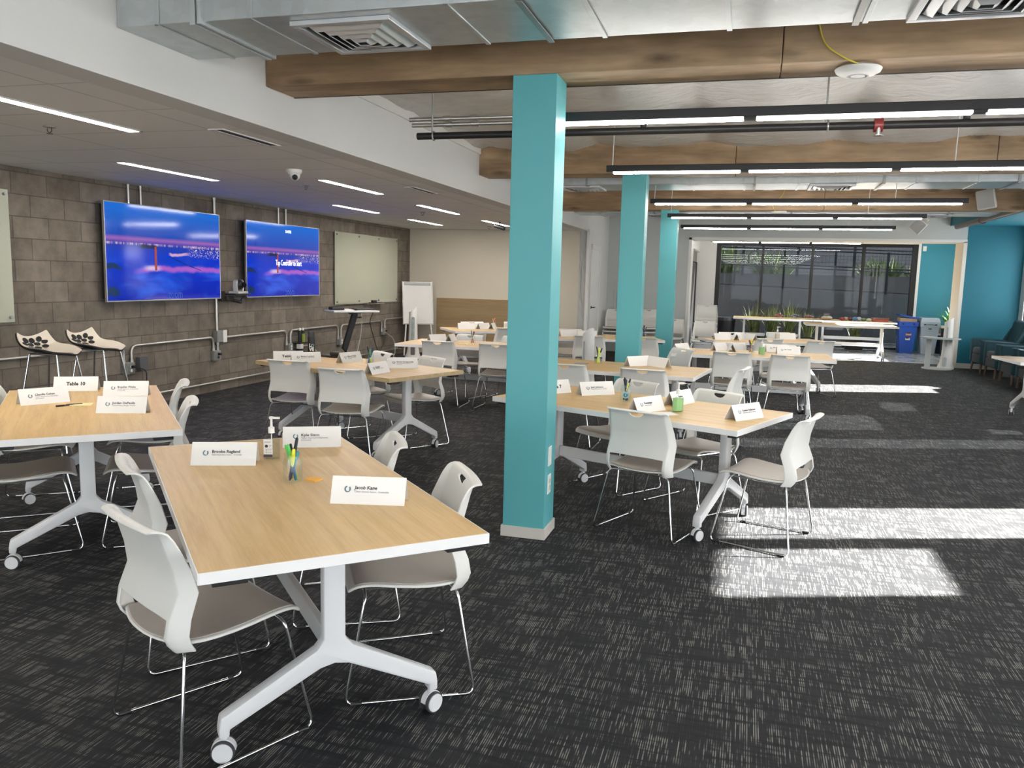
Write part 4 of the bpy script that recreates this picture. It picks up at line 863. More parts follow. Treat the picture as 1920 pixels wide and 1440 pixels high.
# stacked chairs along the far white wall (each chair of a stack is a chair)
def stack(x, y, a, n, dz, dy, where):
    for k in range(n):
        aa = rad(a); pos = (x+math.cos(aa)*dy*k, y+math.sin(aa)*dy*k, dz*k)
        dup(c0, pos, rad(a-90), '%s chair of the white stack %s' % (('lowest', 'second', 'third', 'topmost')[k if k < n-1 else 3], where), 'stacked white chairs')
stack(-.80, 17.15, 268, 4, .10, .015, 'beside the alcove opening')
stack(-2.66, 17.1, 270, 3, .075, .015, 'left of the middle column')
stack(-1.98, 17.1, 270, 3, .085, .015, 'between the middle and rear columns')
dup(c0, (-.78, 16.40, 0), rad(270-90), 'white chair standing in front of the tall chair stack by the alcove', 'white stacking chairs')
dup(c0, (-1.43, 16.75, 0), rad(268-90), 'white chair against the far wall just right of the rear column', 'white stacking chairs')

# ---------------------------------------------------------------- folded name cards
TZ = .735
CARDM = mesh_of([(MB().prism([(0, 0), (.045, .095), (.090, 0), (.0884, 0), (.045, .0918), (.0016, 0)], -.1385, .1385, 'yz'), CARD)])
CTILT = -math.atan2(.045, .095)
LOGOM = None
def card(a, b, label, title=None, sub=(), big=None, part=True, italic=0.0, group='folded white name cards'):
    """a, b: left and right ends of the front base edge (seen from the front)"""
    mid = ((a[0]+b[0])/2, (a[1]+b[1])/2); ang = math.atan2(b[1]-a[1], b[0]-a[0])
    t = thing('name_card', label, 'card', (mid[0], mid[1], TZ), ang, group)
    obj('folded_card', CARDM, None, t)
    T = lambda x, z: Matrix.Rotation(CTILT, 4, 'X')@Matrix.Translation((x, -.0009, z))
    if big: obj('lettering', text_mesh(big, .034, .0012, 'CENTER', width=.118).xf(T(0, .052)), INK, t)
    if title:
        obj('logo', ring(.0065, .0125, .9).xf(T(-.078, .056)), LOGO, t)
        n = len(title)
        obj('lettering', text_mesh(title, .0185, .0003, shear=italic, width=.0082*n+.004).xf(T(-.052, .062)), INK, t)
        sl = MB()
        for i, s in enumerate(sub):
            m = text_mesh(s, .0095, 0, shear=italic*.5, width=min(.128, .0048*len(s))).xf(T(-.052, .0475-.0105*i)); sl.add(m.v, m.f)
        if sub: obj('job_line', sl, GREYINK, t)
    return t
def card_r(b, ang, *args, **kw):
    """by right base corner and heading"""
    a = (b[0]-.277*math.cos(rad(ang)), b[1]-.277*math.sin(rad(ang))); return card(a, b, *args, **kw)
card((-2.282, 2.933), (-2.027, 3.036), 'white name card at left on the foreground table, left of the clear gel', 'Brooke Ragland', ('Talent Experience Intern - Scottsdale',))
card((-2.119, 3.394), (-1.867, 3.527), 'white name card at far end of the foreground table, behind the pens', 'Kyle Sisco', ('Talent Experience Specialist', 'Scottsdale'))
card((-1.438, 2.623), (-1.169, 2.689), 'white name card at right on the foreground table, in front of the pens', 'Jacob Kane', ('Client Success Intern - Scottsdale',), italic=.12)
card((-4.491, 4.377), (-4.248, 4.523), 'white folded card printed Table 10', big='Table 10')
card((-4.054, 4.342), (-3.80, 4.489), 'white name card at far right on the Table 10 table', 'Brayden Wicks', ('Talent Experience Specialist', 'Scottsdale'))
card((-3.605, 3.813), (-3.354, 3.926), 'white name card nearest us on the Table 10 table', 'Jordan DePaolis', ('Communications Manager - Phoenix',))
card((-4.185, 3.842), (-4.055, 4.086), 'white name card at left on the Table 10 table, beside two pens', 'Claudia Gehan', ('Talent Experience Specialist', 'Scottsdale'))
card_r((-4.03, 6.86), 38, 'white folded card printed Table, at left end of black bottle table', big='Table 9')
card_r((-3.84, 6.86), 45, 'white name card overlapping the printed card on the black bottle table', 'Madison Lambert', ('Talent Experience Intern - Phoenix',))
card((-3.625, 6.87), (-3.545, 7.135), 'white name card left of the pen jar on the black bottle table', 'Rebecca Foster', ('Talent Experience Intern', 'Scottsdale'))
card((-2.985, 6.18), (-2.945, 6.45), 'white name card turned aside at near edge of the black bottle table', 'Dominic', ('Talent Intern - Phoenix',))
card((-3.085, 6.69), (-2.84, 6.815), 'white name card facing us at right on the black bottle table', 'Simran Annapareddy', ('Talent Experience Specialist', 'Scottsdale'))
card_r((-1.22, 5.90), 50, 'white folded card half hidden by the big column, ending in 7', big='Table 7')
card((-1.115, 5.765), (-.90, 5.94), 'white name card left of the dark pen jar, right of the big column', 'Jack Johnson', ('Talent Experience Intern - Scottsdale',))
card_r((-.475, 5.37), 57, 'white name card turned aside in front of the green gel bottle', 'Dominique', ('Client Success',))
card_r((-.31, 5.79), 64, 'white name card behind the green gel bottle nearest the big column', 'Anthony', ('Sales Intern',))
card((-.025, 5.10), (.15, 5.33), 'white name card at right end of the table with sun beside it', 'Connor Anderson', ('Client Success Intern - Phoenix',))
def plain(x, y, ang, label, title=None): return card((x-.138*math.cos(rad(ang)), y-.138*math.sin(rad(ang))), (x+.138*math.cos(rad(ang)), y+.138*math.sin(rad(ang))), label, title)
plain(-.98, 8.06, 48, 'name card right of the lime pens before the middle column'); plain(-.78, 8.12, 140, 'second name card, turned away, right of the lime pens')
plain(-.26, 10.38, 60, 'left paper card behind the chair at the pink pens'); plain(-.12, 10.45, 100, 'paper card showing its open end behind the chair at the pink pens')
plain(.40, 10.52, 12, 'name card right of the green gel on the pink pen table, rear one', 'Maria Lopez'); plain(.52, 10.28, 12, 'name card right of the green gel on the pink pen table, front one', 'Sam Cooper')
plain(-.70, 10.02, 60, 'small white card at left end of the pink pen table')
plain(-.30, 12.35, 30, 'left name card on the pump bottle table'); plain(-.05, 12.5, 80, 'middle name card on the pump bottle table, open end to us'); plain(.12, 12.62, 120, 'name card turned aside on the pump bottle table'); plain(.62, 13.05, 20, 'right name card on the pump bottle table')
plain(-3.74, 9.68, 62, 'name card on the table before the flip chart, above the chair handle'); plain(-3.60, 9.86, 95, 'thin edge of a name card on the table before the flip chart')
plain(-4.26, 12.22, 30, 'left paper card on the wood panel table'); plain(-4.02, 12.45, 70, 'middle paper card on the wood panel table'); plain(-3.90, 12.6, 95, 'right paper card on the wood panel table')
plain(-2.46, 11.62, 40, 'left paper card on the table near the white corridor'); plain(-2.20, 11.62, 15, 'right paper card on the table near the white corridor')

# ---------------------------------------------------------------- pens, jars, gel bottles, notes
JAR = mesh_of([(MB().lathe([(.034, .004), (.040, .010), (.041, .088), (.035, .103), (.034, .122), (.0355, .124), (.0325, .124), (.032, .103), (.038, .088), (.037, .012), (.01, .008)], n=28), GLASS)], 0, 50)
PENCOL = {'green': (.10, .50, .10), 'lime': (.55, .70, .05), 'yellow': (.80, .78, .06), 'blue': (.05, .12, .32), 'navy': (.03, .04, .10), 'black': (.015, .015, .018), 'teal': (.05, .26, .32), 'orange': (.75, .28, .12), 'pink': (.75, .08, .30), 'peach': (.75, .50, .35), 'red': (.45, .05, .04)}
def pen(loc, tilt, dirn, L, r, col, label, group, cap=None):
    m = [(MB().tube([(0, 0, 0), (0, 0, .012), (0, 0, L*.7)], [r*.35, r, r], 10), pm('pen_'+col, PENCOL[col], .35, noise=.03)), (MB().tube([(0, 0, L*.7), (0, 0, L*.97), (0, 0, L)], [r*1.08, r*.95, r*.5], 10), pm('pen_'+(cap or col), PENCOL[cap or col], .35, noise=.03))]
    o = obj('pen', m, None, None, smooth=50); o.location = loc; o.rotation_euler = (tilt, 0, dirn); tag(o, label, 'pen', group); return o
def jar(x, y, where, pens, sticker=False):
    g = 'pens in the jar '+where
    t = obj('mason_jar', JAR, None, None, loc=(x, y, TZ)); tag(t, 'clear glass pen jar '+where, 'jar')
    n = len(pens); rnd = random.Random(int(abs(x*977+y*131)))
    for i, (col, cap, L) in enumerate(pens):
        d = 2*PI*i/n+rnd.uniform(-.3, .3); q = rnd.uniform(.20, .38); bx, by = x-.020*math.sin(d)*-1, y-.020*math.cos(d)
        # leaning outward: foot on one side, head on the other
        fx, fy = x+.018*math.sin(d), y-.018*math.cos(d)
        pen((fx, fy, TZ+.012), q, d+PI, L, rnd.choice((.0055, .0065, .0075)), col, '%s pen standing in the jar %s' % (col, where), g, cap)
    if sticker:
        r_ = Vector((CAM_H, 0, 0)); ang = math.atan2(-y, -x)
        sc = obj('round_sticker', MB().cyl((0, 0, 0), .024, .002, 24, 'y'), pm('aqua_sticker', (.25, .50, .58), .5), t, loc=(.0425*math.cos(ang), .0425*math.sin(ang), .055), rz=ang+PI/2)
        obj('sticker_mark', ring(.006, .014, .8), pm('sticker_blue', (.02, .10, .20), .5), sc, loc=(0, -.0015, 0))
jar(-1.723, 2.840, 'on the foreground table', [('navy', 'black', .175), ('blue', 'black', .15), ('green', 'green', .15), ('lime', 'green', .155), ('yellow', 'yellow', .14), ('teal', 'teal', .13), ('peach', 'orange', .12)])
jar(-.775, 5.60, 'right of the big column', [('navy', 'black', .16), ('black', 'black', .165), ('blue', 'black', .155), ('navy', 'black', .16), ('blue', 'navy', .15), ('yellow', 'yellow', .13), ('black', 'black', .16)], True)
jar(-3.36, 6.90, 'on the black bottle table', [('teal', 'blue', .155), ('yellow', 'lime', .155), ('black', 'black', .165), ('green', 'green', .14), ('blue', 'navy', .15)])
jar(-1.40, 8.02, 'in front of the middle column', [('yellow', 'lime', .16), ('lime', 'lime', .15), ('black', 'black', .17), ('yellow', 'yellow', .15), ('lime', 'black', .16)])
jar(.08, 10.20, 'with pink pens', [('lime', 'yellow', .17), ('pink', 'pink', .155), ('black', 'black', .16), ('green', 'yellow', .16), ('pink', 'red', .15)])
jar(-3.27, 9.60, 'left of the big column with orange pens', [('orange', 'orange', .16), ('red', 'red', .15), ('teal', 'teal', .165), ('peach', 'orange', .16), ('orange', 'black', .15)])
jar(-3.98, 12.75, 'before the wood panel', [('orange', 'orange', .16), ('black', 'black', .15), ('peach', 'peach', .155), ('red', 'red', .15)])
jar(-1.46, 12.25, 'at right end of the corridor table', [('black', 'black', .17), ('navy', 'black', .16), ('black', 'navy', .165), ('blue', 'black', .15)])
jar(.30, 12.98, 'left of the clear pump bottle', [('black', 'black', .16), ('navy', 'navy', .15), ('black', 'black', .165)])
def pump_bottle(x, y, rz, label, gel, flat=True):
    t = thing('gel_bottle', label, 'bottle', (x, y, TZ), rz, 'hand gel pump bottles'); a, b = (.037, .026)
    def sect(sx, sy, z, k=.35): return [(sx*c[0], sy*c[1], z) for c in ((1, -k), (1, k), (k+.2, 1), (-k-.2, 1), (-1, k), (-1, -k), (-k-.2, -1), (k+.2, -1))]
    def loft(secs):
        mb = MB(); vs = [p for s in secs for p in s]; fs = []
        for i in range(len(secs)-1):
            for k in range(8): k2 = (k+1) % 8; fs.append((i*8+k, i*8+k2, (i+1)*8+k2, (i+1)*8+k))
        fs += [tuple(range(7, -1, -1)), tuple((len(secs)-1)*8+k for k in range(8))]; return mb.add(vs, fs)
    if flat: obj('bottle_body', loft([sect(a*.96, b*.96, 0), sect(a, b, .006), sect(a, b, .100), sect(a*.55, b*.6, .116), sect(.013, .013, .120, .6)]), GLASS, t, bevel=.002)
    else: obj('bottle_body', MB().lathe([(.036, 0), (.040, .006), (.040, .078), (.030, .102), (.014, .110)], n=24), GLASS, t, smooth=50)
    obj('gel', (loft([sect(a*.93, b*.9, .005), sect(a*.93, b*.9, .088)]) if flat else MB().lathe([(.035, .004), (.037, .008), (.037, .072), (.03, .073)], n=24)), gel, t, smooth=40)
    pz = .118 if flat else .108
    obj('pump', MB().lathe([(.014, pz), (.014, pz+.026), (.006, pz+.030), (.005, pz+.062), (.010, pz+.064), (.011, pz+.074), (.004, pz+.076)], n=16).box((.018, 0, pz+.069), (.038, .011, .009)), TRIMW, t, smooth=40)
    obj('dip_tube', MB().cyl((0, 0, pz/2), .0025, pz-.01, 8), TRIMW, t)
    return t, a, b
t, a, b = pump_bottle(-2.04, 3.185, rad(20), 'clear gel pump bottle with white label on the foreground table', GELC)
lb = obj('label', MB().box((-.010, -b-.0008, .052), (.040, .0012, .082)), CARD, t)
z = MB().box((-.010, -b-.0018, .018), (.040, .0008, .012)); obj('label_bar', z, INK, lb)
z = MB(); z.cyl((-.017, -b-.0018, .062), .007, .0008, 16, 'y')
for i in range(3): z.cyl((-.018, -b-.0018, .048-.008*i), .0022, .0008, 10, 'y')
obj('label_dots', z, INK, lb); z = MB()
for zz, wd, x0 in ((.083, .030, -.026), (.079, .026, -.026), (.066, .014, -.006), (.061, .010, -.006), (.048, .022, -.013), (.040, .018, -.013), (.032, .020, -.013)): z.box((x0+wd/2, -b-.0016, zz), (wd, .0008, .0016))
obj('label_print', z, GREYINK, lb)
pump_bottle(-.395, 5.34, rad(30), 'green gel pump bottle on the table right of the big column', GELG)
pump_bottle(.20, 10.10, rad(10), 'green gel pump bottle beside the pink pens', GELG)
pump_bottle(.47, 12.98, rad(10), 'clear pump bottle with beige label on the rear table', pm('pale_gel', (.62, .55, .45), .3))
def note(x, y, rz, label, mat, s=(.076, .076), tri=False):
    o = obj('sticky_note', MB().prism([(-s[0]/2, -s[1]/2), (s[0]/2, 0), (-s[0]/2, s[1]/2)], 0, .004) if tri else MB().box((0, 0, .003), (s[0], s[1], .006)), mat, None, loc=(x, y, TZ), rz=rz); tag(o, label, 'sticky note'); return o
note(-1.667, 2.905, rad(-10), 'small orange paper point peeking out behind the foreground pen jar', ORANGE, (.055, .05)); note(-3.895, 4.01, rad(35), 'pale yellow note pad beside two pens on the Table 10 table', PAPERY, (.12, .09))
note(-.665, 5.52, rad(20), 'yellow sticky notes right of the dark pen jar by the big column', PAPERY); note(-3.36, 9.50, 0, 'pale note pad in front of the orange pens', PAPERY, (.12, .08)); note(-1.56, 7.98, 0, 'blue grey note pad left of the lime pens', pm('bluegrey_paper', (.33, .40, .42), .7), (.13, .09))
t = obj('paper_sheet', MB().box((0, 0, .0008), (.20, .12, .0014)), CARD, None, loc=(-.49, 5.19, TZ), rz=rad(30)); tag(t, 'white paper lying in front of the green gel near the big column', 'paper')
for x, y, rz, lab in ((-3.948, 3.930, 60, 'left one of two dark pens lying on the Table 10 table'), (-3.925, 3.985, 52, 'right one of two dark pens, touching the yellow note pad')):
    o = obj('pen', [(MB().tube([(-.045, 0, .006), (.0, 0, .006)], .006, 10), pm('pen_dark', (.03, .02, .018), .4)), (MB().tube([(0, 0, .006), (.04, 0, .006), (.046, 0, .006)], [.0055, .0055, .002], 10), pm('pen_brown', (.10, .07, .055), .4))], None, None, smooth=50, loc=(x, y, TZ), rz=rad(rz)); tag(o, lab, 'pen')
# black bottle, glasses and dark case on the black bottle table
t = thing('water_bottle', 'tall matte black bottle with stacked white letters', 'bottle', (-4.20, 7.30, TZ-.012), rad(30)); t.location.z = TZ
obj('bottle_body', MB().lathe([(.034, 0), (.037, .004), (.037, .185), (.034, .20)], n=28), BLACKP, t, smooth=50); obj('screw_cap', MB().lathe([(.032, .20), (.033, .205), (.032, .252), (.028, .256)], n=28), pm('charcoal_cap', (.035, .035, .037), .5), t, smooth=50)
for s, zz in (('L', .112), ('VE', .072)):
    tm = text_mesh(s, .046, .0024, 'CENTER' if s == 'VE' else 'LEFT'); 
    if s == 'L': tm.xf(Matrix.Translation((-.026, 0, 0)))
    tm.v = [(.0378*math.sin(x/.0378), -.0378*math.cos(x/.0378)-.0006+yv, zv+zz) for x, yv, zv in tm.v]; obj('lettering', tm, TRIMW, t)
rg = ring(.010, .016, .7); rg.v = [(.0378*math.sin((x+.013)/.0378), -.0378*math.cos((x+.013)/.0378)-.0006+yv, zv+.112) for x, yv, zv in rg.v]; obj('letter_ring', rg, pm('aqua_sticker', (.25, .50, .58), .5), t)
t = thing('eyeglass_case', 'black glasses case with folded strap beside the black bottle', 'case', (-3.97, 7.31, TZ), rad(-8)); obj('case_body', MB().box((.05, 0, .035), (.13, .07, .045)), BLACKP, t, bevel=.014, segs=3, smooth=50); obj('base_flap', MB().box((-.06, -.01, .012), (.14, .08, .022)), BLACKP, t, bevel=.009, smooth=50); obj('foot', MB().box((.04, -.02, .008), (.06, .03, .016)), BLACKP, t)

# ---------------------------------------------------------------- bar stools
def stool(x, y, rz, label):
    t = thing('bar_stool', label, 'stool', (x, y, 0), rz, 'cream bar stools by the block wall'); n = 14; vs = []; fs = []
    prof = [(-.205, .975), (-.195, .93), (-.165, .885), (-.11, .858), (-.04, .846), (.05, .842), (.13, .842), (.19, .838), (.215, .83)]
    hw = [.195, .215, .225, .225, .222, .215, .19, .13, .05]; us = [-1, -.86, -.62, -.38, -.13, .13, .38, .62, .86, 1]
    for (py, pz), h in zip(prof, hw):
        for u in us: vs.append((u*h, py+(.03*u*u if py < -.15 else 0), pz+.05*u*u*(1 if py < .1 else .4)))
    m = len(us)
    for j in range(len(prof)-1):
        for i in range(m-1): a = j*m+i; fs.append((a, a+1, a+m+1, a+m))
    shell = MB().add(vs, fs)
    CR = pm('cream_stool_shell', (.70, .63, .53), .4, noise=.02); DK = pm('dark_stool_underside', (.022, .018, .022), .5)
    obj('seat', evaluated([(shell, CR)], [('SOLIDIFY', dict(thickness=.006, offset=0)), ('SUBSURF', dict(levels=2, render_levels=2))]), None, t)
    nrm = []
    for j in range(len(prof)):
        p0, p1 = prof[max(0, j-1)], prof[min(len(prof)-1, j+1)]; l = math.hypot(p1[0]-p0[0], p1[1]-p0[1]); nrm.append((-(p1[1]-p0[1])/l, (p1[0]-p0[0])/l))
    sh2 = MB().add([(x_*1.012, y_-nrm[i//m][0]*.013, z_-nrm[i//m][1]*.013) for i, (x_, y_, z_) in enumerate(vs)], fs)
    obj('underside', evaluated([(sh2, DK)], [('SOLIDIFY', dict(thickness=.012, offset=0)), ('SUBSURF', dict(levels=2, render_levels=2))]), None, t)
    # dark oval perforations in the backrest
    hl = MB()
    for row, (py, pz, cnt) in enumerate(((-.190, .932, 3), (-.172, .898, 4), (-.128, .870, 3))):
        nx = Vector((0, (.9, .6, .35)[row], (.35, .75, .93)[row])).normalized(); tx = Vector((1, 0, 0)); ty = nx.cross(tx)
        for k in range(cnt):
            cx = (k-(cnt-1)/2)*.088; u = cx/.22; c = Vector((cx, py+.03*u*u+nx.y*.009, pz+.05*u*u+nx.z*.009)); ring_ = []
            tl = Vector((math.cos(.45*u), 0, math.sin(.45*u))); 
            for q in range(18): an = 2*PI*q/18; ring_.append(c+tl*math.cos(an)*.036+ty*math.sin(an)*.024)
            hl.add(ring_+[p-nx*.003 for p in ring_], [tuple(range(18))]+[(q, (q+1) % 18, 18+(q+1) % 18, 18+q) for q in range(18)])
    obj('perforation', hl, pm('perforation_dark', (.012, .012, .012), .8), t)
    for sx in (-1, 1):
        for sy in (-1, 1): obj('leg', MB().tube([(sx*.13, sy*.12, .832), (sx*.23, sy*.235, .01)], .009, 8), CHROME, t, smooth=60)
    obj('top_ring', MB().tube([(-.13, -.12, .832), (.13, -.12, .832), (.13, .12, .832), (-.13, .12, .832)], .008, 6, closed=True), CHROME, t)
    f = lambda s, q, zz: (s*(.13+.10*(.832-zz)/.822), q*(.12+.115*(.832-zz)/.822), zz)
    obj('footrest', MB().tube([f(1, 1, .42), f(-1, 1, .42), f(-1, -1, .42), f(1, -1, .42)], .007, 6, closed=True), CHROME, t)
    return t
stool(-5.72, 5.60, rad(-78), 'cream perforated bar stool at left by the block wall'); stool(-5.70, 6.10, rad(-78), 'cream perforated bar stool nearer the outlet box')
# ---------------------------------------------------------------- flip chart easel, purifier towers, standing desk
t = thing('flip_chart_easel', 'white flip chart easel leaning in the corner before the beige wall', 'easel', (-6.12, 14.75, 0), rad(32))
bd = Matrix.Rotation(rad(-13), 4, 'X')
obj('board', MB().box((0, 0, 1.05), (.58, .02, .84)).xf(bd), pm('dry_erase_white', (.66, .65, .64), .35), t, bevel=.004); obj('clamp_bar', MB().box((0, -.022, 1.43), (.52, .03, .055)).xf(bd), pm('grey_clamp', (.45, .46, .46), .4), t, bevel=.006); obj('board_frame', MB().box((0, -.004, .63), (.59, .03, .02)).box((-.295, -.002, 1.05), (.014, .03, .86)).box((.295, -.002, 1.05), (.014, .03, .86)).xf(bd), GREYM, t)
for s in (-1, 1): obj('leg', MB().tube([(s*.24, .14, .62), (s*.30, -.02, 0.01)], .014, 8), TRIMW, t, smooth=60)
obj('leg', MB().tube([(0, .28, 1.2), (0, .45, 0.01)], .014, 8), GREYM, t, smooth=60)
def purifier(x, y, rz, h, label, slot):
    t = thing('purifier_tower', label, 'air purifier', (x, y, 0), rz, 'white purifier towers'); n = 26
    def sec(z, rx, ry): return [(rx*math.cos(2*PI*k/n), ry*math.sin(2*PI*k/n), z) for k in range(n)]
    S_ = [sec(0, .155, .12), sec(.03, .15, .115), sec(.12, .115, .10), sec(.28, .09, .09), sec(h*.6, .082, .085), sec(h*.93, .078, .082)]
    top = [(.076*math.cos(2*PI*k/n), .08*math.sin(2*PI*k/n), h*.97+.05*math.cos(2*PI*k/n)) for k in range(n)]; S_.append(top); S_.append([(p[0]*.8, p[1]*.8, p[2]+.008) for p in top])
    vs = [p for s in S_ for p in s]; fs = [(i*n+k, i*n+(k+1) % n, (i+1)*n+(k+1) % n, (i+1)*n+k) for i in range(len(S_)-1) for k in range(n)]+[tuple(range(n)), tuple((len(S_)-1)*n+k for k in range(n))]
    obj('tower_body', MB().add(vs, fs), TRIMW, t, smooth=50)
    def cap(z0, z1, wd, y, d=.012): return MB().prism([(wd*math.cos(a_), z1+wd*math.sin(a_)) for a_ in [PI*k/8 for k in range(9)]]+[(wd*math.cos(a_), z0+wd*math.sin(a_)) for a_ in [PI+PI*k/8 for k in range(9)]], y-d, y+d, 'xz')
    if slot: obj('vent_slot', cap(.38, h*.80, .032, -.083), pm('tower_slot', (.30, .36, .34), .35, noise=.6, nscale=18), t); obj('lower_slot', cap(.10, .25, .04, -.095), pm('tower_dark', (.16, .15, .14), .5), t)
    else: obj('side_slot', cap(.45, h*.82, .014, -.08), pm('tower_grey', (.42, .45, .45), .5), t); obj('base_arch', cap(.08, .20, .035, -.105), pm('tower_arch_grey', (.50, .52, .52), .6), t)  # arch panel at the tower base in plain grey
purifier(-6.02, 14.2, rad(20), .95, 'white tower with a long coloured slot in front of the flip chart', True)
purifier(-2.02, 10.78, rad(-30), .90, 'white tower with a slanted top right of the big column', False)
purifier(3.80, 17.55, rad(-25), .98, 'white tower standing beside the cream opening jamb at right', False)
t = DESK = thing('standing_desk', 'white standing desk with a black slanted column before the block wall', 'desk', (-5.83, 11.33, 0), rad(50))
obj('desk_top', MB().box((0, 0, 1.0), (.74, .46, .026)), WMETAL, t, bevel=.006); obj('slanted_column', MB().prism([(-.15, .43), (-.09, .36), (.10, .95), (.02, .98)], -.035, .035, 'xz'), BLACKP, t, bevel=.006); obj('bracket', MB().prism([(.0, .95), (.16, .975), (.16, .988), (-.06, .988)], -.08, .08, 'xz'), BLACKP, t); obj('lever', MB().tube([(.07, -.04, .90), (.14, -.07, .90)], .012, 8), CHROME, t)
obj('lower_pole', MB().tube([(-.11, 0, .42), (-.02, 0, .30), (.0, 0, .04)], .026, 12), CHROME, t, smooth=60); obj('desk_base', MB().box((.02, 0, .025), (.60, .06, .04)).box((.02, 0, .025), (.06, .55, .04)), WMETAL, t, bevel=.006)
cord(WB1, 'black power cord hanging from the outlet box by the bar stools', [(WX+.12, 7.48, .485), (WX+.16, 7.60, .44), (WX+.10, 7.66, .2), (WX+.12, 7.6, .02)], .006, BLACKP)
cord(DESK, 'black cord looping down from the standing desk to the outlet', [(-5.62, 11.66, .98), (-5.9, 12.1, .8), (-6.2, 12.9, .45), (-6.4, 13.5, .12), (-6.5, 13.9, .25), (-6.52, 14.05, .47)], .007, BLACKP)
cord(WB2, 'grey cord curling below the outlet box right of the standing desk', [(-6.52, 14.08, .47), (-6.45, 14.3, .35), (-6.4, 14.25, .08), (-6.35, 14.0, .02), (-6.1, 13.9, .012)], .008, pm('grey_cord', (.45, .44, .42), .5))
cord(DESK, 'thin white cable hanging straight below the desk top', [(-5.70, 11.42, .98), (-5.70, 11.42, .7), (-5.75, 11.35, .3), (-5.78, 11.3, .02)], .004, TRIMW)
def on_desk(name, u, v, z, d, mat, label, cat, rz=50):
    o = obj(name, MB().box((0, 0, d[2]/2), d), mat, None, bevel=min(d)*.3, loc=(-5.83+math.cos(rad(50))*u-math.sin(rad(50))*v, 11.33+math.sin(rad(50))*u+math.cos(rad(50))*v, z-.015), rz=rad(rz)); tag(o, label, cat); return o
on_desk('headset_case', -.24, 0, 1.03, (.20, .16, .045), BLACKP, 'black flat case at left end of the standing desk', 'case'); on_desk('laptop', .20, .02, 1.03, (.30, .22, .025), pm('dark_laptop', (.03, .025, .03), .4), 'closed dark laptop at right end of the standing desk', 'laptop')
on_desk('paper_stack', -.06, .05, 1.03, (.13, .20, .012), CARD, 'flat white papers in the middle of the standing desk', 'paper'); on_desk('power_brick', .015, -.14, 1.03, (.045, .06, .03), BLACKP, 'black power brick beside the closed laptop', 'adapter')
# ---------------------------------------------------------------- lounge and alcove objects
def armchair(x, y, label):
    t = thing('armchair', label, 'armchair', (x, y, 0), rad(90), 'teal lounge armchairs'); # front is -Y local
    t.rotation_euler = (0, 0, rad(-90))
    obj('seat_base', MB().box((0, .02, .26), (.56, .62, .16)), GREYF, t, bevel=.02, segs=3, smooth=50); obj('seat_cushion', MB().box((0, -.02, .395), (.54, .60, .13)), GREYF, t, bevel=.035, segs=3, smooth=60)
    obj('backrest', MB().prism([(.20, .30), (.36, .30), (.50, .98), (.42, 1.0), (.34, .98)], -.30, .30, 'yz'), TEALF, t, bevel=.03, segs=3, smooth=60)
    for s in (-1, 1):
        obj('wing', MB().prism([(.16, .55), (.36, .55), (.49, .97), (.40, .97)], s*.34-.045, s*.34+.045, 'yz'), TEALF, t, bevel=.025, segs=3, smooth=60)
        obj('armrest', MB().prism([(-.34, .18), (.36, .18), (.38, .60), (-.34, .625)], s*.33-.06, s*.33+.06, 'yz'), TEALF, t, bevel=.025, segs=3, smooth=60)
        for yy in (-.29, .30): obj('leg', MB().tube([(s*.30, yy, .19), (s*.32, yy*1.05, .0)], [.024, .015], 10), WALNUT, t, smooth=60)
    obj('front_panel', MB().box((0, -.30, .26), (.54, .05, .16)), GREYF, t, bevel=.015, segs=2)
for k, (y, lab) in enumerate(((17.25, 'dark teal armchair farthest away against the turquoise wall'), (16.3, 'second dark teal armchair from the turquoise wall'), (15.35, 'third dark teal armchair, partly behind the right edge table'), (14.4, 'fourth dark teal armchair, mostly behind the right edge table'))): armchair(4.56, y, lab)
t = thing('side_table', 'grey C shaped side table in front of the white tower at right', 'side table', (3.62, 17.42, 0), rad(-8))
obj('base_plate', MB().lathe([(.27, 0), (.27, .018)], n=36), pm('pale_grey_metal', (.44, .47, .47), .4), t, smooth=40); obj('post', MB().box((-.17, 0, .30), (.10, .035, .58)), pm('pale_grey_metal', (.44, .47, .47), .4), t, bevel=.006); obj('tabletop', MB().prism([(.34*math.cos(2*PI*k/32)+.04, .25*math.sin(2*PI*k/32)) for k in range(32)], .585, .61), pm('pale_grey_metal', (.44, .47, .47), .4), t, bevel=.004)
o = obj('magazine', MB().box((0, 0, .006), (.26, .19, .012)), pm('magazine_cover', (.5, .52, .5), .4), None, loc=(3.42, 17.42, .61), rz=rad(10)); tag(o, 'pale magazine lying on the grey side table', 'magazine')
BLUE = pm('blue_bin_plastic', (.018, .075, .38), .45); GREYB = pm('grey_bin_plastic', (.34, .40, .47), .45)
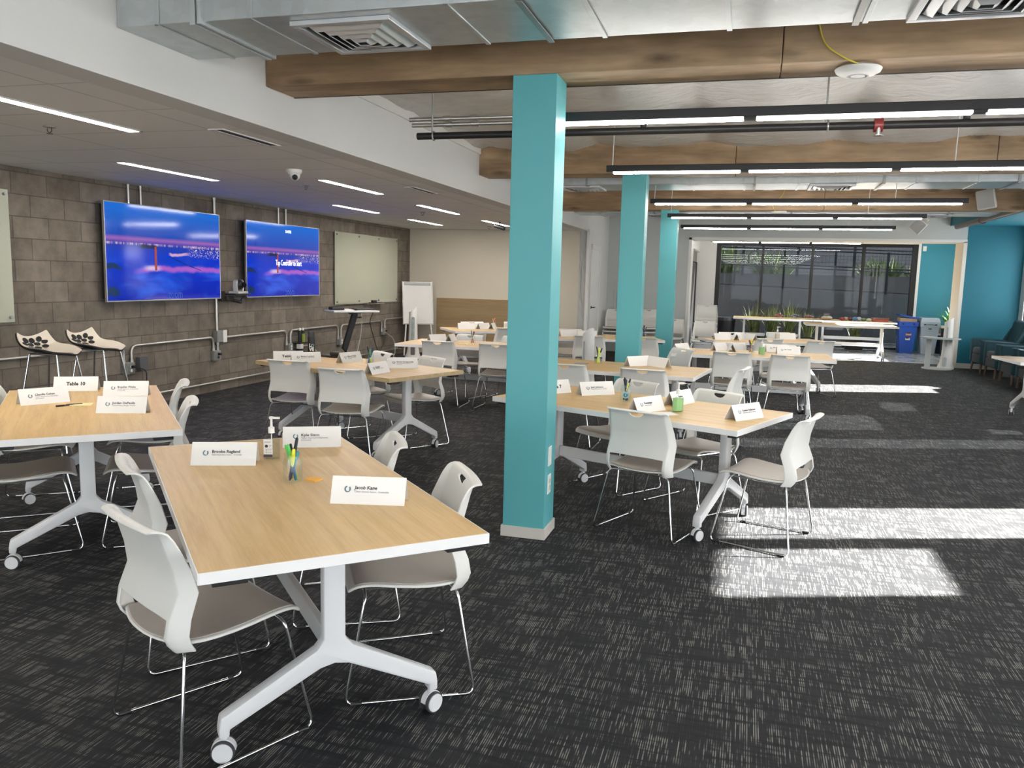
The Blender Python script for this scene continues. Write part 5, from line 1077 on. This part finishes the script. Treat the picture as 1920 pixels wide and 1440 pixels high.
def bin_(x, y, mat, label, lid):
    t = thing('recycling_bin', label, 'bin', (x, y, 0), 0, 'slim recycling bins')
    def fr(x0, y0, z0, x1, y1, z1): return MB().add([(-x0, -y0, z0), (x0, -y0, z0), (x0, y0, z0), (-x0, y0, z0), (-x1, -y1, z1), (x1, -y1, z1), (x1, y1, z1), (-x1, y1, z1)], [(3, 2, 1, 0), (4, 5, 6, 7), (0, 1, 5, 4), (1, 2, 6, 5), (2, 3, 7, 6), (3, 0, 4, 7)])
    obj('bin_body', fr(.15, .20, 0, .20, .26, .70), mat, t, bevel=.012); obj('rim_band', fr(.212, .272, .64, .215, .275, .75), mat, t, bevel=.008)
    for k in (-1, 1): obj('handle_recess', MB().box((k*.12, -.274, .70), (.045, .008, .03)), BLACKP, t)
    if lid == 'open':
        l = obj('lid', MB().box((0, .02, .87), (.42, .54, .04)).xf(Matrix.Translation((0, 0, .86))@Matrix.Rotation(rad(10), 4, 'Y')@Matrix.Translation((0, 0, -.86))), mat, t, bevel=.015); obj('box_waste', MB().box((0, 0, .79), (.36, .44, .09)), pm('cardboard', (.36, .25, .16), .8), t)
        s = obj('sticker', MB().box((.02, -.238, .48), (.12, .004, .10), rx=rad(-5)), pm('sticker_orange', (.62, .24, .16), .6), t); obj('sticker', MB().box((.01, -.230, .36), (.10, .004, .09), rx=rad(-5)), pm('sticker_white', (.70, .70, .68), .6), t); obj('sticker_print', MB().box((.0, -.234, .375), (.06, .004, .05), rx=rad(-5)).box((.02, -.242, .485), (.08, .004, .03), rx=rad(-5)), INK, s)
        obj('side_logo', ring(.02, .045, .4).xf(Matrix.Translation((-.192, .0, .36))@Matrix.Rotation(rad(-90), 4, 'Z')), pm('pale_blue', (.35, .45, .65), .6), t)
    else:
        obj('lid', fr(.215, .275, .75, .19, .24, .86), mat, t, bevel=.012); obj('slot', MB().box((0, -.05, .858), (.26, .20, .012)), BLACKP, t)
        obj('lettering', text_mesh('LANDFILL', .05, .001, 'CENTER', width=.20).xf(Matrix.Translation((0, -.277, .70))), INK, t); obj('door_groove', MB().box((.01, -.232, .34), (.004, .01, .42), rx=rad(-5)).box((-.05, -.258, .56), (.12, .01, .004)), pm('groove', (.2, .24, .29), .6), t); obj('sticker', MB().box((0, -.252, .60), (.07, .004, .025)), INK, t)
bin_(3.70, 21.35, BLUE, 'blue recycling bin with open lid and stickers', 'open'); bin_(4.17, 21.35, GREYB, 'grey slim bin right of the blue one', 'flat')
t = thing('waste_basket', 'small dark blue round basket right of the grey bin', 'bin', (4.55, 21.5, 0)); obj('basket_body', MB().lathe([(.15, 0), (.19, .46), (.195, .47), (.18, .47)], n=26), pm('navy_plastic', (.012, .022, .045), .5), t, smooth=40); obj('bag_rim', MB().lathe([(.196, .44), (.20, .475), (.19, .48)], n=26), TRIMW, t, smooth=40)
o = obj('cardboard_box', MB().box((0, 0, .10), (.22, .2, .2)), pm('cardboard_pale', (.62, .54, .44), .8), None, bevel=.004, loc=(4.55, 21.5, .47), rz=rad(12)); tag(o, 'small pale cardboard box on top of the dark round basket', 'box')
o = obj('wall_sensor', MB().box((0, 0, 0), (.08, .012, .12)), TRIMW, None, bevel=.003, loc=(4.07, 21.99, 2.50)); tag(o, 'small white square sensor high on the turquoise alcove wall', 'sensor')  # small sensor high on the alcove wall
def leaf_blades(n, h, spread, wd, seed, droop=0.5, base=.05):
    mb = MB(); rnd = random.Random(seed)
    for i in range(n):
        a = rnd.uniform(0, 2*PI); L = h*rnd.uniform(.55, 1.0); lean = rnd.uniform(.05, spread); w0 = wd*rnd.uniform(.6, 1.1)
        bx, by = rnd.uniform(-base, base), rnd.uniform(-base, base); d = Vector((math.cos(a), math.sin(a), 0)); sd_ = Vector((-d.y, d.x, 0)); m = 6; vs = []
        for k in range(m+1):
            u = k/m; p = Vector((bx, by, 0))+d*(lean*L*u*(.4+.6*u))+Vector((0, 0, L*(u-droop*lean*u*u))); ww = w0*math.sin(PI*min(.98, .18+.80*u))*(1-u*.3)
            vs += [p-sd_*ww, p+d*ww*.25, p+sd_*ww]
        mb.add(vs, [(3*k+j, 3*k+j+1, 3*k+j+4, 3*k+j+3) for k in range(m) for j in (0, 1)])
    return mb
SNAKE = pm('variegated_leaf', (.16, .19, .06), .5, noise=.75, nscale=14); FERN = pm('fresh_leaf', (.10, .26, .035), .45, noise=.5, nscale=12)
for k, (x, y, h, lab) in enumerate(((.18, 21.6, .98, 'spiky grass plant at left under the windows, beside the dark basket'), (.62, 21.65, .95, 'spiky grass plant behind left end of the snack table'), (1.05, 21.6, 1.05, 'spiky grass plant below the candy bowls'), (1.50, 21.65, .80, 'spiky grass plant behind the sunlit white table'), (2.6, 21.68, .55, 'low spiky plant hanging under the right snack table'))):
    t = thing('grass_plant', lab, 'plant', (x, y, 0), 0, 'spiky plants under the windows'); obj('blades', leaf_blades(64, h, .55, .017, 40+k, .45, .10).xf(Matrix.Translation((0, 0, .22))), SNAKE, t, smooth=80); obj('planter', MB().box((0, 0, .13), (.40, .22, .26)), pm('black_planter', (.02, .02, .022), .6), t, bevel=.01)
t = thing('potted_palm', 'green leafy palm in a black pot at right end of the alcove', 'plant', (4.52, 20.75, 0)); obj('fronds', leaf_blades(70, .62, .85, .024, 9, .55, .05).xf(Matrix.Translation((0, 0, .62))), FERN, t, smooth=80); obj('pot', MB().lathe([(.15, 0), (.19, .62), (.20, .64), (.17, .64), (.16, .60)], n=26), pm('black_planter', (.02, .02, .022), .6), t, smooth=40)
t = thing('waste_basket', 'round dark trash can left of the spiky plants beside the stacked chairs', 'bin', (-.50, 21.3, 0)); obj('basket_body', MB().lathe([(.20, 0), (.25, .66)], n=26), BLACKP, t, smooth=40); obj('bag_rim', MB().lathe([(.256, .62), (.262, .69), (.25, .70)], n=26), pm('bag_grey', (.06, .065, .07), .3), t, smooth=40)
# snacks on the two tables
def bowl(x, y, label, cols, grp):
    b_ = obj('snack_bowl', MB().lathe([(.07, 0), (.10, .02), (.15, .09), (.152, .092), (.146, .09), (.095, .025), (.02, .012)], n=26), GLASS, None, smooth=50, loc=(x, y, TZ)); tag(b_, label, 'bowl')
    rnd = random.Random(int(x*100)); mb = [(MB(), pm('snack_%s%d' % (grp, i), c, .35)) for i, c in enumerate(cols)]
    for i in range(60): a = rnd.uniform(0, 6.28); r_ = rnd.uniform(0, .105); mb[i % len(cols)][0].box((r_*math.cos(a), r_*math.sin(a), .04+rnd.uniform(0, .055)*(1.3-r_*7)), (.035, .024, .016), rnd.uniform(0, 3), rnd.uniform(-.5, .5), rnd.uniform(-.5, .5))
    o = obj('wrapped_candy', mb, None, None, loc=(x, y, TZ)); tag(o, 'heap of wrapped candy in '+label.replace('clear bowl', 'the clear bowl'), 'candy'); o['kind'] = 'stuff'
bowl(.76, 20.95, 'clear bowl at left on the snack table', [(.5, .08, .10), (.45, .40, .38), (.30, .12, .14)], 'a'); bowl(1.14, 20.95, 'clear bowl second from left on the snack table', [(.20, .18, .35), (.35, .36, .42), (.12, .12, .22)], 'b'); bowl(1.45, 20.9, 'clear bowl at the joint of the snack tables', [(.40, .22, .15), (.35, .15, .18), (.30, .25, .22)], 'c')
def packs(name, x, y, cols, label, n, d=(.13, .04, .09)):
    rnd = random.Random(int(x*70)+3)
    for i in range(n):
        c = cols[i % len(cols)]; o = obj(name, MB().sphere((0, 0, d[2]*.42), 1, 12, 8, (d[0]*.5, d[1]*.6, d[2]*.42)), pm('pack%d_%d' % (int(x*100), i % len(cols)), c, .3, noise=.35, nscale=25), None, smooth=60, loc=(x+(i-(n-1)/2)*.10, y+rnd.uniform(-.10, .10), TZ+(.0 if i % 2 == 0 else .001)), rz=rnd.uniform(-.5, .5)); tag(o, '%s, %s from left' % (label, ('first', 'second', 'third', 'fourth')[i]), 'snack', name.replace('_', ' ')+'s on the right snack table')
packs('bread_pack', 1.86, 20.9, [(.45, .36, .28), (.48, .42, .33)], 'tan wrapped loaf on the right snack table', 2, (.17, .13, .11))
packs('chip_bag', 2.30, 20.9, [(.25, .05, .045), (.42, .35, .27), (.13, .03, .04)], 'red snack bag on the right snack table', 3, (.14, .10, .10)); packs('cookie_bag', 2.53, 20.9, [(.08, .19, .36), (.42, .46, .52)], 'blue snack bag on the right snack table', 2, (.13, .10, .12)); packs('cracker_bag', 2.74, 20.9, [(.15, .27, .09), (.45, .50, .36)], 'green snack bag on the right snack table', 2, (.13, .10, .09))
o = obj('snack_tray', [(MB().box((0, 0, .03), (.36, .18, .06)), pm('snack_red', (.42, .10, .07), .5, noise=.4, nscale=30)), (MB().box((0, 0, .075), (.37, .19, .03)), pane_mat('tray_lid', (.85, .82, .78), .12))], None, None, bevel=.004, loc=(3.05, 20.95, TZ)); tag(o, 'clear tray of red snacks at right end of the snack tables', 'tray')
# dark tinted alcove windows
TINT = pane_mat('tinted_glass', (.31, .325, .34), .012)
wx = [-.84, .317, 1.524, 2.717, 3.94]
w1 = struct('window_30', [(MB().b2(-.84, 3.94, 22.05, 22.12, 2.52, 2.60).b2(-.84, 3.94, 22.05, 22.12, 0, .06)+MB() if False else MB().b2(-.84, 3.94, 22.05, 22.12, 2.52, 2.60).b2(-.84, 3.94, 22.05, 22.12, 0, .06), BLACKAL)])
for i, x in enumerate(wx): obj('mullion', MB().b2(x-(.03 if i not in (0, 4) else .0 if i == 0 else .12), x+(.03 if i not in (0, 4) else .12 if i == 0 else .0), 22.02, 22.14, 0, 2.6), BLACKAL, w1, bevel=.004)
for a, b in zip(wx[:-1], wx[1:]): obj('pane', MB().b2(a, b, 22.08, 22.085, .06, 2.52), TINT, w1)
# what the tinted windows show: retaining wall, railing, wire mesh, shrubs
RETW = pm('grey_stucco', (.20, .19, .185), .9, noise=.12, nscale=6); RAIL = pm('dark_steel', (.035, .036, .04), .5)
struct('floor_outside', MB().b2(-12, 16, 22.2, 45, -.25, -.02), pm('concrete_walk', (.22, .21, .20), .9, noise=.1))
o = obj('retaining_wall', MB().add([(-6, 24.4, 0), (9, 24.4, 0), (9, 24.4, 1.18), (-6, 24.4, 1.62), (-6, 24.65, 0), (9, 24.65, 0), (9, 24.65, 1.18), (-6, 24.65, 1.62)], [(0, 1, 2, 3), (7, 6, 5, 4), (3, 2, 6, 7), (1, 5, 6, 2), (0, 3, 7, 4)]), RETW); tag(o, 'sloping grey retaining wall seen through the dark windows', 'wall')
def zt(x): return 1.40-.0293*(x-1.5)
t = thing('railing', 'dark sloping ramp railing behind the tinted windows', 'railing', (1.5, 24.5, 1.40))
for dz in (.06, .62, .70, 1.12, 1.20): obj('rail', MB().tube([(-6, 0, zt(-4.5)-1.40+dz), (7, 0, zt(8.5)-1.40+dz)], .018, 6), RAIL, t)
for k in range(9): x = -4.6+k*1.35; obj('post', MB().box((x, 0, zt(x+1.5)-1.40+.55), (.06, .05, 1.2)), RAIL, t)
for k in range(9): x = -3.9+k*1.35; obj('baluster', MB().box((x, 0, zt(x+1.5)-1.40+.34), (.025, .025, .62)), RAIL, t)
o = obj('upper_wall', MB().b2(-8, 12, 26.5, 26.8, 0, 1.86), RETW); tag(o, 'upper pale retaining wall behind the ramp railing', 'wall')
o = obj('mesh_fence', MB(), RAIL); mb = MB()
for k in range(130): mb.box((-5+k*.10, 26.4, 2.60), (.007, .007, 1.4))
for k in range(14): mb.box((1.5, 26.4, 1.93+k*.10), (13, .007, .007))
for k in range(9): mb.box((-5+k*1.6, 26.4, 2.6), (.08, .05, 1.6))
o.data = mesh_of([(mb, RAIL)]); tag(o, 'dark wire mesh fence on the upper wall outside', 'fence')
BUSH = pm('outdoor_leaves', (.20, .26, .10), .6, noise=.6, nscale=9)
for k, (x, h, lab) in enumerate(((-.9, 1.5, 'leafy shrub outside behind the leftmost tinted window'), (.7, 1.25, 'leafy shrub outside behind the second tinted window'), (3.9, 1.0, 'low shrub outside behind the rightmost tinted window'), (5.3, .9, 'pale shrub at far right behind the fence'))):
    t = thing('shrub', lab, 'shrub', (x, 27.8, 1.55), 0, 'shrubs beyond the fence'); obj('foliage', leaf_blades(300, h, .9, .05, 70+k, .3, .45), BUSH, t, smooth=80); obj('stem', MB().tube([(0, 0, -1.7), (0, 0, .5)], .05, 8), WALNUT, t)
o = obj('neighbour_building', MB().b2(-10, 14, 33, 34, 0, 5.0), pm('outdoor_plaster', (.34, .33, .35), .9, noise=.15, nscale=1.5)); tag(o, 'grey building wall far behind the fence outside', 'building')
